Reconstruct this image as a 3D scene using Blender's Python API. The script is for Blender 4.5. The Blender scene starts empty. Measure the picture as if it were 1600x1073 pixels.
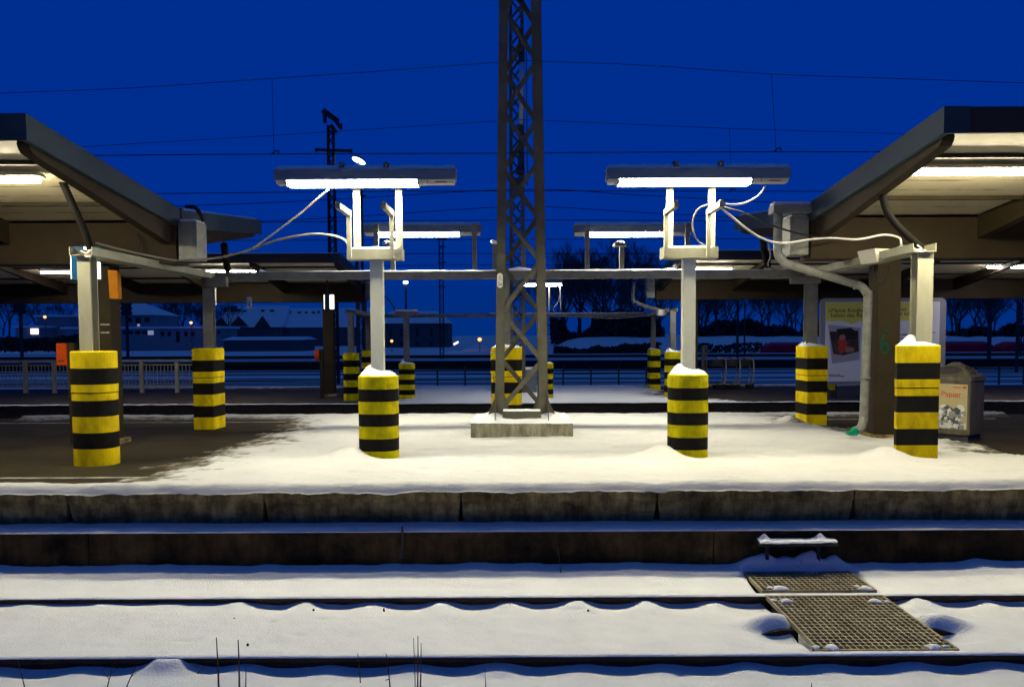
import bpy, bmesh, math, random
import numpy as np
from mathutils import Vector, Matrix, Euler
R = math.radians
scene = bpy.context.scene
col = scene.collection

# ------------------------------------------------------------------ camera
F, CX, CY = 1379.0, 800.0, 600.0
PITCH, ROLL = 3.24, 0.25
EYE = 1.6                              # above the first platform (z = 0)
cam_rot = Euler((R(90 - PITCH), 0, 0)).to_matrix() @ Matrix.Rotation(R(-ROLL), 3, 'Z')
cd = bpy.data.cameras.new('camera')
cam = bpy.data.objects.new('camera', cd); col.objects.link(cam)
cam.location = (0, 0, EYE); cam.rotation_euler = cam_rot.to_euler()
cd.sensor_width = 36; cd.lens = F / 1600 * 36
cd.shift_y = (CY - 536.5) / 1600
cd.clip_start = 0.1; cd.clip_end = 2000
scene.camera = cam

def at(u, v, Y):
    """world point at depth Y that the photograph shows at pixel u, v"""
    d = cam_rot @ Vector((u - CX, -(v - CY), -F))
    t = Y / d.y
    return Vector((d.x * t, Y, EYE + d.z * t))
def ground(u, v, z=0.0):
    d = cam_rot @ Vector((u - CX, -(v - CY), -F))
    t = (z - EYE) / d.z
    return Vector((d.x * t, d.y * t, z))

# ------------------------------------------------------------------ world: dusk sky
SKY_LOW, SKY_HIGH = (0.0, 0.0265, 0.20), (0.0, 0.0270, 0.272)
SKY_ZEN = (0.020, 0.066, 0.185)
w = bpy.data.worlds.new('World'); scene.world = w; w.use_nodes = True
nt = w.node_tree; nt.nodes.clear()
def wn(t): return nt.nodes.new(t)
out = wn('ShaderNodeOutputWorld'); bg = wn('ShaderNodeBackground')
tc = wn('ShaderNodeTexCoord'); sep = wn('ShaderNodeSeparateXYZ')
nt.links.new(tc.outputs['Generated'], sep.inputs[0])
mr = wn('ShaderNodeMapRange'); mr.inputs[1].default_value = 0.0; mr.inputs[2].default_value = 0.14
nt.links.new(sep.outputs['Z'], mr.inputs[0])
mx = wn('ShaderNodeMix'); mx.data_type = 'RGBA'
mx.inputs[6].default_value = (*SKY_LOW, 1); mx.inputs[7].default_value = (*SKY_HIGH, 1)
nt.links.new(mr.outputs[0], mx.inputs[0])
mb_ = wn('ShaderNodeMapRange'); mb_.inputs[1].default_value = 0.38; mb_.inputs[2].default_value = 0.80
nt.links.new(sep.outputs['Z'], mb_.inputs[0])
mx2 = wn('ShaderNodeMix'); mx2.data_type = 'RGBA'
nt.links.new(mb_.outputs[0], mx2.inputs[0]); nt.links.new(mx.outputs[2], mx2.inputs[6])
mx2.inputs[7].default_value = (*SKY_ZEN, 1)          # zenith out of view, made paler and brighter to light the snow below
nt.links.new(mx2.outputs[2], bg.inputs[0]); bg.inputs[1].default_value = 1.0
nt.links.new(bg.outputs[0], out.inputs[0])

LAMP = 208.0                           # radiance of the fluorescent diffusers
scene.view_settings.view_transform = 'Standard'
scene.view_settings.look = 'None'
scene.view_settings.exposure = 0.0
scene.view_settings.gamma = 1.0
scene.render.engine = 'CYCLES'
scene.cycles.use_denoising = True
scene.cycles.max_bounces = 5
scene.cycles.diffuse_bounces = 3
scene.cycles.glossy_bounces = 2
scene.cycles.caustics_reflective = False
scene.cycles.caustics_refractive = False
scene.cycles.sample_clamp_indirect = 4.0

# ------------------------------------------------------------------ materials
def mat(name, color, rough=0.6, metal=0.0, var=0.0, scale=8.0, color2=None, bump=0.0, bscale=40.0,
        stretch=(1, 1, 1), contrast=(0.35, 0.65), emis=None, estr=0.0, spec=0.12, streak=0.0):
    m = bpy.data.materials.new(name); m.use_nodes = True
    n = m.node_tree; p = n.nodes['Principled BSDF']
    p.inputs['Roughness'].default_value = rough; p.inputs['Metallic'].default_value = metal
    p.inputs['Specular IOR Level'].default_value = spec
    p.inputs['Base Color'].default_value = (*color, 1)
    if emis:
        p.inputs['Emission Color'].default_value = (*emis, 1); p.inputs['Emission Strength'].default_value = estr
    if color2 is not None or var or bump:
        tcn = n.nodes.new('ShaderNodeTexCoord'); mp = n.nodes.new('ShaderNodeMapping')
        mp.inputs['Scale'].default_value = stretch
        n.links.new(tcn.outputs['Object'], mp.inputs[0])
    if color2 is not None or var:
        if color2 is None: color2 = tuple(c * (1 - var) for c in color)
        ns = n.nodes.new('ShaderNodeTexNoise'); ns.inputs['Scale'].default_value = scale
        ns.inputs['Detail'].default_value = 7; ns.inputs['Roughness'].default_value = 0.65
        n.links.new(mp.outputs[0], ns.inputs['Vector'])
        cr = n.nodes.new('ShaderNodeValToRGB')
        cr.color_ramp.elements[0].position = contrast[0]; cr.color_ramp.elements[1].position = contrast[1]
        cr.color_ramp.elements[0].color = (*color2, 1); cr.color_ramp.elements[1].color = (*color, 1)
        n.links.new(ns.outputs['Fac'], cr.inputs[0]); n.links.new(cr.outputs[0], p.inputs['Base Color'])
    if streak:
        ms = n.nodes.new('ShaderNodeMapping'); ms.inputs['Scale'].default_value = (4.5, 4.5, 1.5); n.links.new(tcn.outputs['Object'], ms.inputs[0])
        s2 = n.nodes.new('ShaderNodeTexNoise'); s2.inputs['Scale'].default_value = 2.0; s2.inputs['Detail'].default_value = 8; s2.inputs['Roughness'].default_value = 0.7
        n.links.new(ms.outputs[0], s2.inputs['Vector'])
        r2 = n.nodes.new('ShaderNodeMapRange'); r2.inputs[1].default_value = 0.38; r2.inputs[2].default_value = 0.62; r2.inputs[3].default_value = 1.0 - streak; r2.inputs[4].default_value = 1.0 + 0.5 * streak
        n.links.new(s2.outputs['Fac'], r2.inputs[0])
        mm = n.nodes.new('ShaderNodeMix'); mm.data_type = 'RGBA'; mm.blend_type = 'MULTIPLY'; mm.inputs[0].default_value = 1.0
        n.links.new(cr.outputs[0], mm.inputs[6]); n.links.new(r2.outputs[0], mm.inputs[7]); n.links.new(mm.outputs[2], p.inputs['Base Color'])
    if bump:
        nb = n.nodes.new('ShaderNodeTexNoise'); nb.inputs['Scale'].default_value = bscale; nb.inputs['Detail'].default_value = 5
        n.links.new(mp.outputs[0], nb.inputs['Vector'])
        bp = n.nodes.new('ShaderNodeBump'); bp.inputs['Strength'].default_value = bump; bp.inputs['Distance'].default_value = 0.02
        n.links.new(nb.outputs['Fac'], bp.inputs['Height']); n.links.new(bp.outputs[0], p.inputs['Normal'])
    return m

M = {}
M['snow'] = mat('snow', (0.83, 0.83, 0.82), 0.85, var=0.06, scale=3, bump=0.35, bscale=55)
M['snow_trodden'] = mat('snow_trodden', (0.66, 0.655, 0.62), 0.85, var=0.08, scale=2.5, bump=0.35, bscale=45, contrast=(0.25, 0.6))
M['snow_small'] = mat('snow_small', (0.82, 0.82, 0.82), 0.9, bump=0.5, bscale=60, spec=0.2)
M['paving'] = mat('paving', (0.034, 0.026, 0.0115), 0.9, color2=(0.018, 0.0135, 0.006), scale=1.6, bump=0.3, bscale=30)
M['paving_far'] = mat('paving_far', (0.055, 0.046, 0.032), 0.8, color2=(0.035, 0.029, 0.02), scale=1.2)
M['white_line'] = mat('white_line', (0.45, 0.43, 0.36), 0.8, color2=(0.2, 0.18, 0.14), scale=5)
M['edge_concrete'] = mat('edge_concrete', (0.33, 0.25, 0.105), 0.9, color2=(0.07, 0.052, 0.024), scale=2.2, bump=0.5, bscale=25, stretch=(1, 1, 2.2), contrast=(0.3, 0.62), streak=0.55)
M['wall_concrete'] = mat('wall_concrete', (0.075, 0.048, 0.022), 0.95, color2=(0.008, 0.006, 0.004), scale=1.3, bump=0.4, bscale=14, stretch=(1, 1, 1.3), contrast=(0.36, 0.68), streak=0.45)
M['foundation'] = mat('foundation', (0.30, 0.285, 0.20), 0.9, color2=(0.16, 0.145, 0.095), scale=5, bump=0.4, bscale=30, stretch=(1.6, 1.6, 0.35), streak=0.35)
M['yellow'] = mat('yellow', (0.70, 0.52, 0.001), 0.75, color2=(0.36, 0.26, 0.003), scale=4, bump=0.25, bscale=35, spec=0.12, contrast=(0.28, 0.55), stretch=(1, 1, 0.6), streak=0.14)
M['yellow_dull'] = mat('yellow_dull', (0.72, 0.61, 0.001), 0.8, color2=(0.38, 0.32, 0.004), scale=5, bump=0.25, bscale=35, spec=0.12, contrast=(0.3, 0.55), streak=0.2)
M['black_paint'] = mat('black_paint', (0.0055, 0.005, 0.0045), 0.85, color2=(0.011, 0.010, 0.008), scale=7, bump=0.2, bscale=35, spec=0.1)
M['galv_light'] = mat('galv_light', (0.74, 0.74, 0.56), 0.6, color2=(0.66, 0.66, 0.50), scale=5, stretch=(1, 1, 0.3), spec=0.3)
M['galv'] = mat('galv', (0.33, 0.32, 0.23), 0.6, metal=0.0, color2=(0.27, 0.262, 0.19), scale=6, stretch=(1, 1, 0.3))
M['galv_dull'] = mat('galv_dull', (0.17, 0.17, 0.165), 0.65, color2=(0.12, 0.12, 0.115), scale=5)
M['cream'] = mat('cream', (0.62, 0.58, 0.47), 0.5)
M['lamp_cover'] = mat('lamp_cover', (0.10, 0.14, 0.20), 0.6)
M['slot'] = mat('slot', (0.03, 0.03, 0.03), 0.7)
M['tube'] = mat('tube', (0.8, 0.8, 0.8), 0.5, emis=(1.0, 0.94, 0.71), estr=LAMP)
M['tube_warm'] = mat('tube_warm', (0.8, 0.8, 0.8), 0.5, emis=(1.0, 0.91, 0.62), estr=LAMP)
M['tube_canopy'] = mat('tube_canopy', (0.8, 0.8, 0.8), 0.5, emis=(1.0, 0.91, 0.64), estr=LAMP * 0.72)
M['tube_far'] = mat('tube_far', (0.8, 0.8, 0.8), 0.5, emis=(1.0, 0.94, 0.80), estr=LAMP * 0.42)
M['tube_cool'] = mat('tube_cool', (0.8, 0.8, 0.8), 0.5, emis=(1.0, 0.93, 0.95), estr=LAMP * 0.45)
M['sign_lit'] = mat('sign_lit', (0.8, 0.8, 0.8), 0.5, emis=(1.0, 0.92, 0.66), estr=1.6)
M['head_lit'] = mat('head_lit', (0.8, 0.8, 0.8), 0.5, emis=(0.9, 1.0, 0.85), estr=6.0)
M['sodium'] = mat('sodium', (0.8, 0.6, 0.3), 0.5, emis=(1.0, 0.42, 0.10), estr=2.4)
M['win_lit'] = mat('win_lit', (0.8, 0.7, 0.6), 0.5, emis=(1.0, 0.80, 0.72), estr=3.0)
M['win_dim'] = mat('win_dim', (0.5, 0.5, 0.5), 0.5, emis=(0.55, 0.6, 0.9), estr=0.35)
M['tower_steel'] = mat('tower_steel', (0.105, 0.10, 0.074), 0.7, metal=0.0, color2=(0.058, 0.055, 0.040), scale=3.5, contrast=(0.3, 0.7))
M['dark_steel'] = mat('dark_steel', (0.05, 0.05, 0.055), 0.6, color2=(0.03, 0.03, 0.035), scale=5)
M['far_steel'] = mat('far_steel', (0.10, 0.10, 0.105), 0.6)
M['fascia'] = mat('fascia', (0.032, 0.052, 0.070), 0.6, metal=0.0, color2=(0.026, 0.042, 0.057), scale=2.5, bump=0.05)
M['fascia_dark'] = mat('fascia_dark', (0.035, 0.03, 0.028), 0.7)
M['brown'] = mat('brown', (0.034, 0.0235, 0.012), 0.7, color2=(0.024, 0.0165, 0.008), scale=2.0)
M['column_brown'] = mat('column_brown', (0.034, 0.0255, 0.013), 0.75, color2=(0.023, 0.017, 0.009), scale=3.0)
M['hose'] = mat('hose', (0.006, 0.0057, 0.005), 0.7, spec=0.06)
M['cable_white'] = mat('cable_white', (0.62, 0.60, 0.54), 0.5)
M['cable_dark'] = mat('cable_dark', (0.02, 0.02, 0.02), 0.6)
M['cable_grey'] = mat('cable_grey', (0.16, 0.16, 0.14), 0.5)
M['wire'] = mat('wire', (0.012, 0.012, 0.018), 0.6)
M['orange'] = mat('orange', (0.46, 0.055, 0.003), 0.55, var=0.2, scale=10)
M['amber'] = mat('amber', (0.45, 0.16, 0.002), 0.5, var=0.15, scale=8)
M['sign_blue'] = mat('sign_blue', (0.0, 0.045, 0.13), 0.45)
M['blue_grey'] = mat('blue_grey', (0.12, 0.14, 0.16), 0.5)
M['grey_white'] = mat('grey_white', (0.55, 0.56, 0.55), 0.5)
M['rail_rust'] = mat('rail_rust', (0.040, 0.026, 0.019), 0.7, color2=(0.022, 0.015, 0.012), scale=6)
M['rail_far'] = mat('rail_far', (0.02, 0.018, 0.018), 0.7)
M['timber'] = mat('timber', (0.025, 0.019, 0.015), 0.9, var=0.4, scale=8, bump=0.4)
M['grate'] = mat('grate', (0.46, 0.41, 0.24), 0.5, metal=0.35, color2=(0.26, 0.22, 0.13), scale=6)
M['ballast'] = mat('ballast', (0.05, 0.04, 0.032), 0.95, color2=(0.02, 0.017, 0.014), scale=14, bump=0.8, bscale=30)
M['zinc'] = mat('zinc', (0.24, 0.24, 0.215), 0.55, metal=0.2, color2=(0.15, 0.15, 0.13), scale=7)
M['green'] = mat('green', (0.0, 0.22, 0.10), 0.6)
M['graffiti'] = mat('graffiti', (0.006, 0.052, 0.031), 0.7)
M['sticker'] = mat('sticker', (0.45, 0.42, 0.33), 0.6, color2=(0.15, 0.14, 0.11), scale=30)
M['steel_bin'] = mat('steel_bin', (0.17, 0.15, 0.115), 0.42, metal=0.5, color2=(0.09, 0.08, 0.06), scale=4, stretch=(2, 2, 0.4))
M['poster_cream'] = mat('poster_cream', (0.40, 0.335, 0.18), 0.5)
M['ink_red'] = mat('ink_red', (0.50, 0.075, 0.03), 0.6)
M['ink_dark'] = mat('ink_dark', (0.03, 0.03, 0.025), 0.6)
M['ink_grey'] = mat('ink_grey', (0.25, 0.24, 0.22), 0.6)
M['paper_pale'] = mat('paper_pale', (0.62, 0.62, 0.58), 0.6, var=0.2, scale=9)
M['paper_mid'] = mat('paper_mid', (0.30, 0.31, 0.30), 0.6, var=0.4, scale=12)
M['paper_dark'] = mat('paper_dark', (0.06, 0.075, 0.08), 0.6)
M['ad_white'] = mat('ad_white', (0.84, 0.84, 0.80), 0.5, var=0.06, scale=2)
M['ad_yellow'] = mat('ad_yellow', (0.72, 0.66, 0.12), 0.5)
M['ad_grey'] = mat('ad_grey', (0.40, 0.40, 0.40), 0.5)
M['ad_brown'] = mat('ad_brown', (0.10, 0.065, 0.05), 0.5, color2=(0.03, 0.025, 0.022), scale=3)
M['ad_dark'] = mat('ad_dark', (0.025, 0.022, 0.02), 0.5)
M['ad_red'] = mat('ad_red', (0.48, 0.06, 0.03), 0.5)
M['ad_skin'] = mat('ad_skin', (0.36, 0.17, 0.13), 0.5)
M['alu'] = mat('alu', (0.32, 0.32, 0.31), 0.5, metal=0.3)
M['plate_white'] = mat('plate_white', (0.70, 0.68, 0.58), 0.5)
M['house_wall'] = mat('house_wall', (0.30, 0.30, 0.31), 0.9, var=0.15, scale=0.3)
M['house_dark'] = mat('house_dark', (0.13, 0.125, 0.125), 0.9, var=0.2, scale=0.3)
M['house_brown'] = mat('house_brown', (0.10, 0.08, 0.07), 0.9)
M['pane'] = mat('pane', (0.03, 0.035, 0.04), 0.2)
M['bark'] = mat('bark', (0.045, 0.037, 0.030), 0.95)
M['twig'] = mat('twig', (0.085, 0.083, 0.083), 0.95)
M['hedge'] = mat('hedge', (0.07, 0.072, 0.078), 0.95, var=0.6, scale=2)
M['train_red'] = mat('train_red', (0.85, 0.012, 0.05), 0.5, var=0.25, scale=0.8)
M['straw'] = mat('straw', (0.075, 0.05, 0.032), 0.9)
M['rubber'] = mat('rubber', (0.02, 0.02, 0.02), 0.7)

def soffit_material():
    m = mat('soffit', (0.74, 0.64, 0.41), 0.6, color2=(0.58, 0.49, 0.30), scale=1.2, contrast=(0.25, 0.5))
    n = m.node_tree; p = n.nodes['Principled BSDF']
    cr = p.inputs['Base Color'].links[0].from_node
    tcn = n.nodes.new('ShaderNodeTexCoord'); sp = n.nodes.new('ShaderNodeSeparateXYZ')
    n.links.new(tcn.outputs['Object'], sp.inputs[0])
    ns = n.nodes.new('ShaderNodeTexNoise'); ns.inputs['Scale'].default_value = 3.0; ns.inputs['Detail'].default_value = 6
    n.links.new(tcn.outputs['Object'], ns.inputs['Vector'])
    a = n.nodes.new('ShaderNodeMath'); a.operation = 'MULTIPLY_ADD'; a.inputs[1].default_value = 1 / 0.46; a.inputs[2].default_value = 0.13
    n.links.new(sp.outputs['Y'], a.inputs[0])
    fr = n.nodes.new('ShaderNodeMath'); fr.operation = 'FRACT'; n.links.new(a.outputs[0], fr.inputs[0])
    pg = n.nodes.new('ShaderNodeMath'); pg.operation = 'SUBTRACT'; pg.inputs[1].default_value = 0.5; n.links.new(fr.outputs[0], pg.inputs[0])
    ab = n.nodes.new('ShaderNodeMath'); ab.operation = 'ABSOLUTE'; n.links.new(pg.outputs[0], ab.inputs[0])
    # seam width wobbles with the noise, so some seams are grimy and some are hairlines
    mrn = n.nodes.new('ShaderNodeMapRange'); mrn.inputs[1].default_value = 0.42; mrn.inputs[2].default_value = 0.72; mrn.inputs[3].default_value = 0.010; mrn.inputs[4].default_value = 0.085
    n.links.new(ns.outputs['Fac'], mrn.inputs[0])
    lt = n.nodes.new('ShaderNodeMath'); lt.operation = 'LESS_THAN'; n.links.new(ab.outputs[0], lt.inputs[0]); n.links.new(mrn.outputs[0], lt.inputs[1])
    ml = n.nodes.new('ShaderNodeMath'); ml.operation = 'MULTIPLY'; n.links.new(lt.outputs[0], ml.inputs[0]); n.links.new(ns.outputs['Fac'], ml.inputs[1])
    mix = n.nodes.new('ShaderNodeMix'); mix.data_type = 'RGBA'
    n.links.new(ml.outputs[0], mix.inputs[0]); n.links.new(cr.outputs[0], mix.inputs[6]); mix.inputs[7].default_value = (0.10, 0.085, 0.055, 1)
    n.links.new(mix.outputs[2], p.inputs['Base Color'])
    return m
M['soffit'] = soffit_material()

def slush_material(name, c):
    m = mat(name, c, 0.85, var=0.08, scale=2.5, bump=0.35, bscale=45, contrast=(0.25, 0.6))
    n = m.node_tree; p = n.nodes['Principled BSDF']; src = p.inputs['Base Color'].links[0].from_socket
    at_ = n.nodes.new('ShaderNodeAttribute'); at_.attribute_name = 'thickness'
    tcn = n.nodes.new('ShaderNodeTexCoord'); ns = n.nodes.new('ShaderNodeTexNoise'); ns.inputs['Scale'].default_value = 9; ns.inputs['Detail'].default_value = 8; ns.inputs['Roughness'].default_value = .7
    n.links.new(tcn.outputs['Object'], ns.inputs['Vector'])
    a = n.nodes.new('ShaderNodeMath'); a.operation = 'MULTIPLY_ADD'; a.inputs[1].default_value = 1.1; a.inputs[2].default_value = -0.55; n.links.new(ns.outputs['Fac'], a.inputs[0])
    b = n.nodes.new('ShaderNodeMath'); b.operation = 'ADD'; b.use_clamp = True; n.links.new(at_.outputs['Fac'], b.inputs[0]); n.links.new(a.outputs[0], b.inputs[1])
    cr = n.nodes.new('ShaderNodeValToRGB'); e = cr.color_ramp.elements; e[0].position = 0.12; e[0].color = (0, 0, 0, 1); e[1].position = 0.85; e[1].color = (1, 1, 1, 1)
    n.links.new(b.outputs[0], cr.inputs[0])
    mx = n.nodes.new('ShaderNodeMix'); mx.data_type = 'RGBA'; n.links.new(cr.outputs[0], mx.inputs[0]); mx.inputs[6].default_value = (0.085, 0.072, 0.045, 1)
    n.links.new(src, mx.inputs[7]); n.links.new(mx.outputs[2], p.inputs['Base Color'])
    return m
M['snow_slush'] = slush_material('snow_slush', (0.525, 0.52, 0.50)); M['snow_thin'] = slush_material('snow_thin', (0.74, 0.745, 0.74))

def yard_material():
    m = bpy.data.materials.new('yard_snow'); m.use_nodes = True
    n = m.node_tree; p = n.nodes['Principled BSDF']; p.inputs['Roughness'].default_value = 0.9; p.inputs['Specular IOR Level'].default_value = 0.1
    tcn = n.nodes.new('ShaderNodeTexCoord'); mp = n.nodes.new('ShaderNodeMapping'); mp.inputs['Scale'].default_value = (0.07, 0.9, 1)
    n.links.new(tcn.outputs['Object'], mp.inputs[0])
    ns = n.nodes.new('ShaderNodeTexNoise'); ns.inputs['Scale'].default_value = 0.55; ns.inputs['Detail'].default_value = 8; ns.inputs['Roughness'].default_value = 0.7
    n.links.new(mp.outputs[0], ns.inputs['Vector'])
    cr = n.nodes.new('ShaderNodeValToRGB')
    cr.color_ramp.elements[0].position = 0.36; cr.color_ramp.elements[0].color = (0.05, 0.045, 0.045, 1)
    cr.color_ramp.elements[1].position = 0.44; cr.color_ramp.elements[1].color = (0.80, 0.80, 0.80, 1)
    n.links.new(ns.outputs['Fac'], cr.inputs[0]); n.links.new(cr.outputs[0], p.inputs['Base Color'])
    return m
M['yard_snow'] = yard_material()

# ------------------------------------------------------------------ mesh builder
class MB:
    def __init__(s): s.v = []; s.f = []; s.m = []
    def add(s, verts, faces, mi=0):
        b = len(s.v); s.v += [tuple(p) for p in verts]
        for f in faces: s.f.append([i + b for i in f]); s.m.append(mi)
    def box(s, x0, x1, y0, y1, z0, z1, mi=0):
        if x0 > x1: x0, x1 = x1, x0
        if y0 > y1: y0, y1 = y1, y0
        if z0 > z1: z0, z1 = z1, z0
        v = [(x0,y0,z0),(x1,y0,z0),(x1,y1,z0),(x0,y1,z0),(x0,y0,z1),(x1,y0,z1),(x1,y1,z1),(x0,y1,z1)]
        s.add(v, [(0,3,2,1),(4,5,6,7),(0,1,5,4),(1,2,6,5),(2,3,7,6),(3,0,4,7)], mi); return s
    def bar(s, a, b, w, h, up=(0, 0, 1), mi=0):
        a = Vector(a); b = Vector(b); d = (b - a).normalized(); up = Vector(up)
        if abs(d.dot(up)) > 0.99: up = Vector((0, 1, 0)) if abs(d.y) < 0.9 else Vector((1, 0, 0))
        sx = d.cross(up).normalized(); sz = sx.cross(d).normalized()
        v = []
        for p in (a, b):
            for q, r in ((-1,-1),(1,-1),(1,1),(-1,1)): v.append(p + sx * (q * w / 2) + sz * (r * h / 2))
        s.add(v, [(0,1,2,3),(7,6,5,4),(0,4,5,1),(1,5,6,2),(2,6,7,3),(3,7,4,0)], mi); return s
    def prism(s, poly, axis, a, b, mi=0):
        """poly of 2-tuples in the two other axes, extruded along axis from a to b"""
        n = len(poly); v = []
        for t in (a, b):
            for p, q in poly:
                v.append((t, p, q) if axis == 'x' else (p, t, q) if axis == 'y' else (p, q, t))
        f = [tuple(range(n)), tuple(range(2 * n - 1, n - 1, -1))]
        for i in range(n):
            j = (i + 1) % n; f.append((i, i + n, j + n, j))
        s.add(v, f, mi); return s
    def tube(s, pts, r, n=8, mi=0, r2=None):
        pts = [Vector(p) for p in pts]; rings = []; b = len(s.v); k = len(pts)
        prev = None
        for i, p in enumerate(pts):
            d = (pts[min(i + 1, k - 1)] - pts[max(i - 1, 0)]).normalized()
            if prev is None:
                up = Vector((0, 0, 1)) if abs(d.z) < 0.9 else Vector((1, 0, 0)); sx = d.cross(up).normalized()
            else:
                sx = (prev - d * prev.dot(d)).normalized()
            prev = sx; sy = d.cross(sx)
            rr = r if r2 is None else r + (r2 - r) * i / (k - 1)
            for j in range(n):
                t = 2 * math.pi * j / n; s.v.append(tuple(p + (sx * math.cos(t) + sy * math.sin(t)) * rr))
        for i in range(k - 1):
            for j in range(n):
                a = b + i * n + j; c = b + i * n + (j + 1) % n
                s.f.append([a, c, c + n, a + n]); s.m.append(mi)
        s.f.append([b + j for j in range(n)][::-1]); s.m.append(mi)
        s.f.append([b + (k - 1) * n + j for j in range(n)]); s.m.append(mi)
        return s
    def loft(s, rings, mi=0, caps=True):
        n = len(rings[0]); b = len(s.v)
        for r in rings: s.v += [tuple(p) for p in r]
        for i in range(len(rings) - 1):
            for j in range(n):
                a = b + i * n + j; c = b + i * n + (j + 1) % n
                s.f.append([a, c, c + n, a + n]); s.m.append(mi)
        if caps:
            s.f.append([b + j for j in range(n)][::-1]); s.m.append(mi)
            s.f.append([b + (len(rings) - 1) * n + j for j in range(n)]); s.m.append(mi)
        return s
    def grid(s, xs, ys, Z, mi=0):
        nx, ny = len(xs), len(ys); b = len(s.v)
        for j in range(ny):
            for i in range(nx): s.v.append((xs[i], ys[j], float(Z[j, i])))
        for j in range(ny - 1):
            for i in range(nx - 1):
                a = b + j * nx + i; s.f.append([a, a + 1, a + nx + 1, a + nx]); s.m.append(mi)
        return s
    def build(s, name, mats, parent=None, base=None, smooth=False, fix=True, bevel=0.0):
        """ONE mesh object. World coordinates; the object's origin goes to base (or the parent's place)"""
        if not isinstance(mats, (list, tuple)): mats = [mats]
        o0 = Vector(base) if base is not None else Vector((0, 0, 0))
        me = bpy.data.meshes.new(name)
        me.from_pydata([tuple(Vector(p) - o0) for p in s.v], [], s.f)
        for m in mats: me.materials.append(M[m] if isinstance(m, str) else m)
        me.polygons.foreach_set('material_index', s.m)
        if smooth: me.polygons.foreach_set('use_smooth', [True] * len(me.polygons))
        if fix:
            bm = bmesh.new(); bm.from_mesh(me); bmesh.ops.recalc_face_normals(bm, faces=bm.faces)
            if bevel: bmesh.ops.bevel(bm, geom=list(bm.edges), offset=bevel, segments=2, affect='EDGES', clamp_overlap=True)
            bm.to_mesh(me); bm.free()
        me.update()
        o = bpy.data.objects.new(name, me); col.objects.link(o)
        if parent is not None:
            o.parent = parent; o.location = o0 - world_loc(parent)
        else: o.location = o0
        return o
def world_loc(o):
    p = Vector(o.location)
    while o.parent: o = o.parent; p = p + Vector(o.location)
    return p
def tag(o, label=None, cat=None, group=None, kind=None):
    if label: o['label'] = label
    if cat: o['category'] = cat
    if group: o['group'] = group
    if kind: o['kind'] = kind
    return o
def thing(name, label, cat, loc=(0, 0, 0), group=None):
    o = bpy.data.objects.new(name, None); col.objects.link(o); o.location = loc
    o.empty_display_size = 0.2
    return tag(o, label, cat, group)
kids = {}
def copy_tree(o, parent=None):
    c = o.copy(); col.objects.link(c); c.parent = parent
    for ch in list(o.children): copy_tree(ch, c)
    return c
def smooth_path(pts, n=6):
    P = [Vector(p) for p in pts]; P = [2 * P[0] - P[1]] + P + [2 * P[-1] - P[-2]]; o = []
    for i in range(1, len(P) - 2):
        for k in range(n):
            t = k / n; a, b, c, d = P[i - 1], P[i], P[i + 1], P[i + 2]
            o.append(0.5 * ((2 * b) + (c - a) * t + (2 * a - 5 * b + 4 * c - d) * t * t + (3 * b - a - 3 * c + d) * t ** 3))
    o.append(P[-2]); return o
def text(name, body, size, loc, m, parent=None, rot=(R(90), 0, 0), align='LEFT', depth=0.001):
    cu = bpy.data.curves.new(name, 'FONT'); cu.body = body; cu.size = size; cu.extrude = depth; cu.align_x = align
    tmp = bpy.data.objects.new(name, cu); col.objects.link(tmp)
    me = bpy.data.meshes.new_from_object(tmp.evaluated_get(bpy.context.evaluated_depsgraph_get())); bpy.data.objects.remove(tmp)
    me.materials.clear(); me.materials.append(M[m]); o = bpy.data.objects.new(name, me); col.objects.link(o)
    o.rotation_euler = rot
    if parent is not None: o.parent = parent; o.location = Vector(loc) - world_loc(parent)
    else: o.location = loc
    return o
# value noise
_rs = np.random.RandomState(7); _tab = _rs.rand(256, 256)
def vnoise(x, y):
    x = np.asarray(x, float); y = np.asarray(y, float)
    xi = np.floor(x).astype(int); yi = np.floor(y).astype(int); fx = x - xi; fy = y - yi
    fx = fx * fx * (3 - 2 * fx); fy = fy * fy * (3 - 2 * fy)
    g = lambda a, b: _tab[a % 256, b % 256]
    return (g(xi, yi) * (1 - fx) + g(xi + 1, yi) * fx) * (1 - fy) + (g(xi, yi + 1) * (1 - fx) + g(xi + 1, yi + 1) * fx) * fy - 0.5
def fbm(x, y, o=4):
    t = 0; a = 1.0
    for k in range(o): t = t + a * vnoise(x * 2 ** k + 17.3 * k, y * 2 ** k + 9.1 * k); a *= 0.5
    return t
def sstep(a, b, x):
    t = np.clip((x - a) / (b - a), 0, 1); return t * t * (3 - 2 * t)

# ------------------------------------------------------------------ the setting: ground, platforms, track bed
P2Z, DY = -0.36, 15.35                 # second platform: height, and how far behind the first it lies
P1F, P1B = 8.95, 17.3
P2F, P2B = 24.35, 32.9
GZ = -0.95

g = MB(); g.add([(-900, -60, GZ), (900, -60, GZ), (900, 1500, GZ), (-900, 1500, GZ)], [(0, 1, 2, 3)])
tag(g.build('ground', 'yard_snow', fix=False), kind='structure')

def platform_body(name, y0, y1, z, slab_front, pav):
    b = MB(); b.box(-24, 24, y0 + 0.34, y1, GZ - 0.3, z - 0.012)
    o = tag(b.build(name, pav), kind='structure')
    return o
platform_body('platform', P1F, P1B, 0.0, True, 'paving')
platform_body('platform', P2F, P2B, P2Z, False, 'paving_far')

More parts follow.
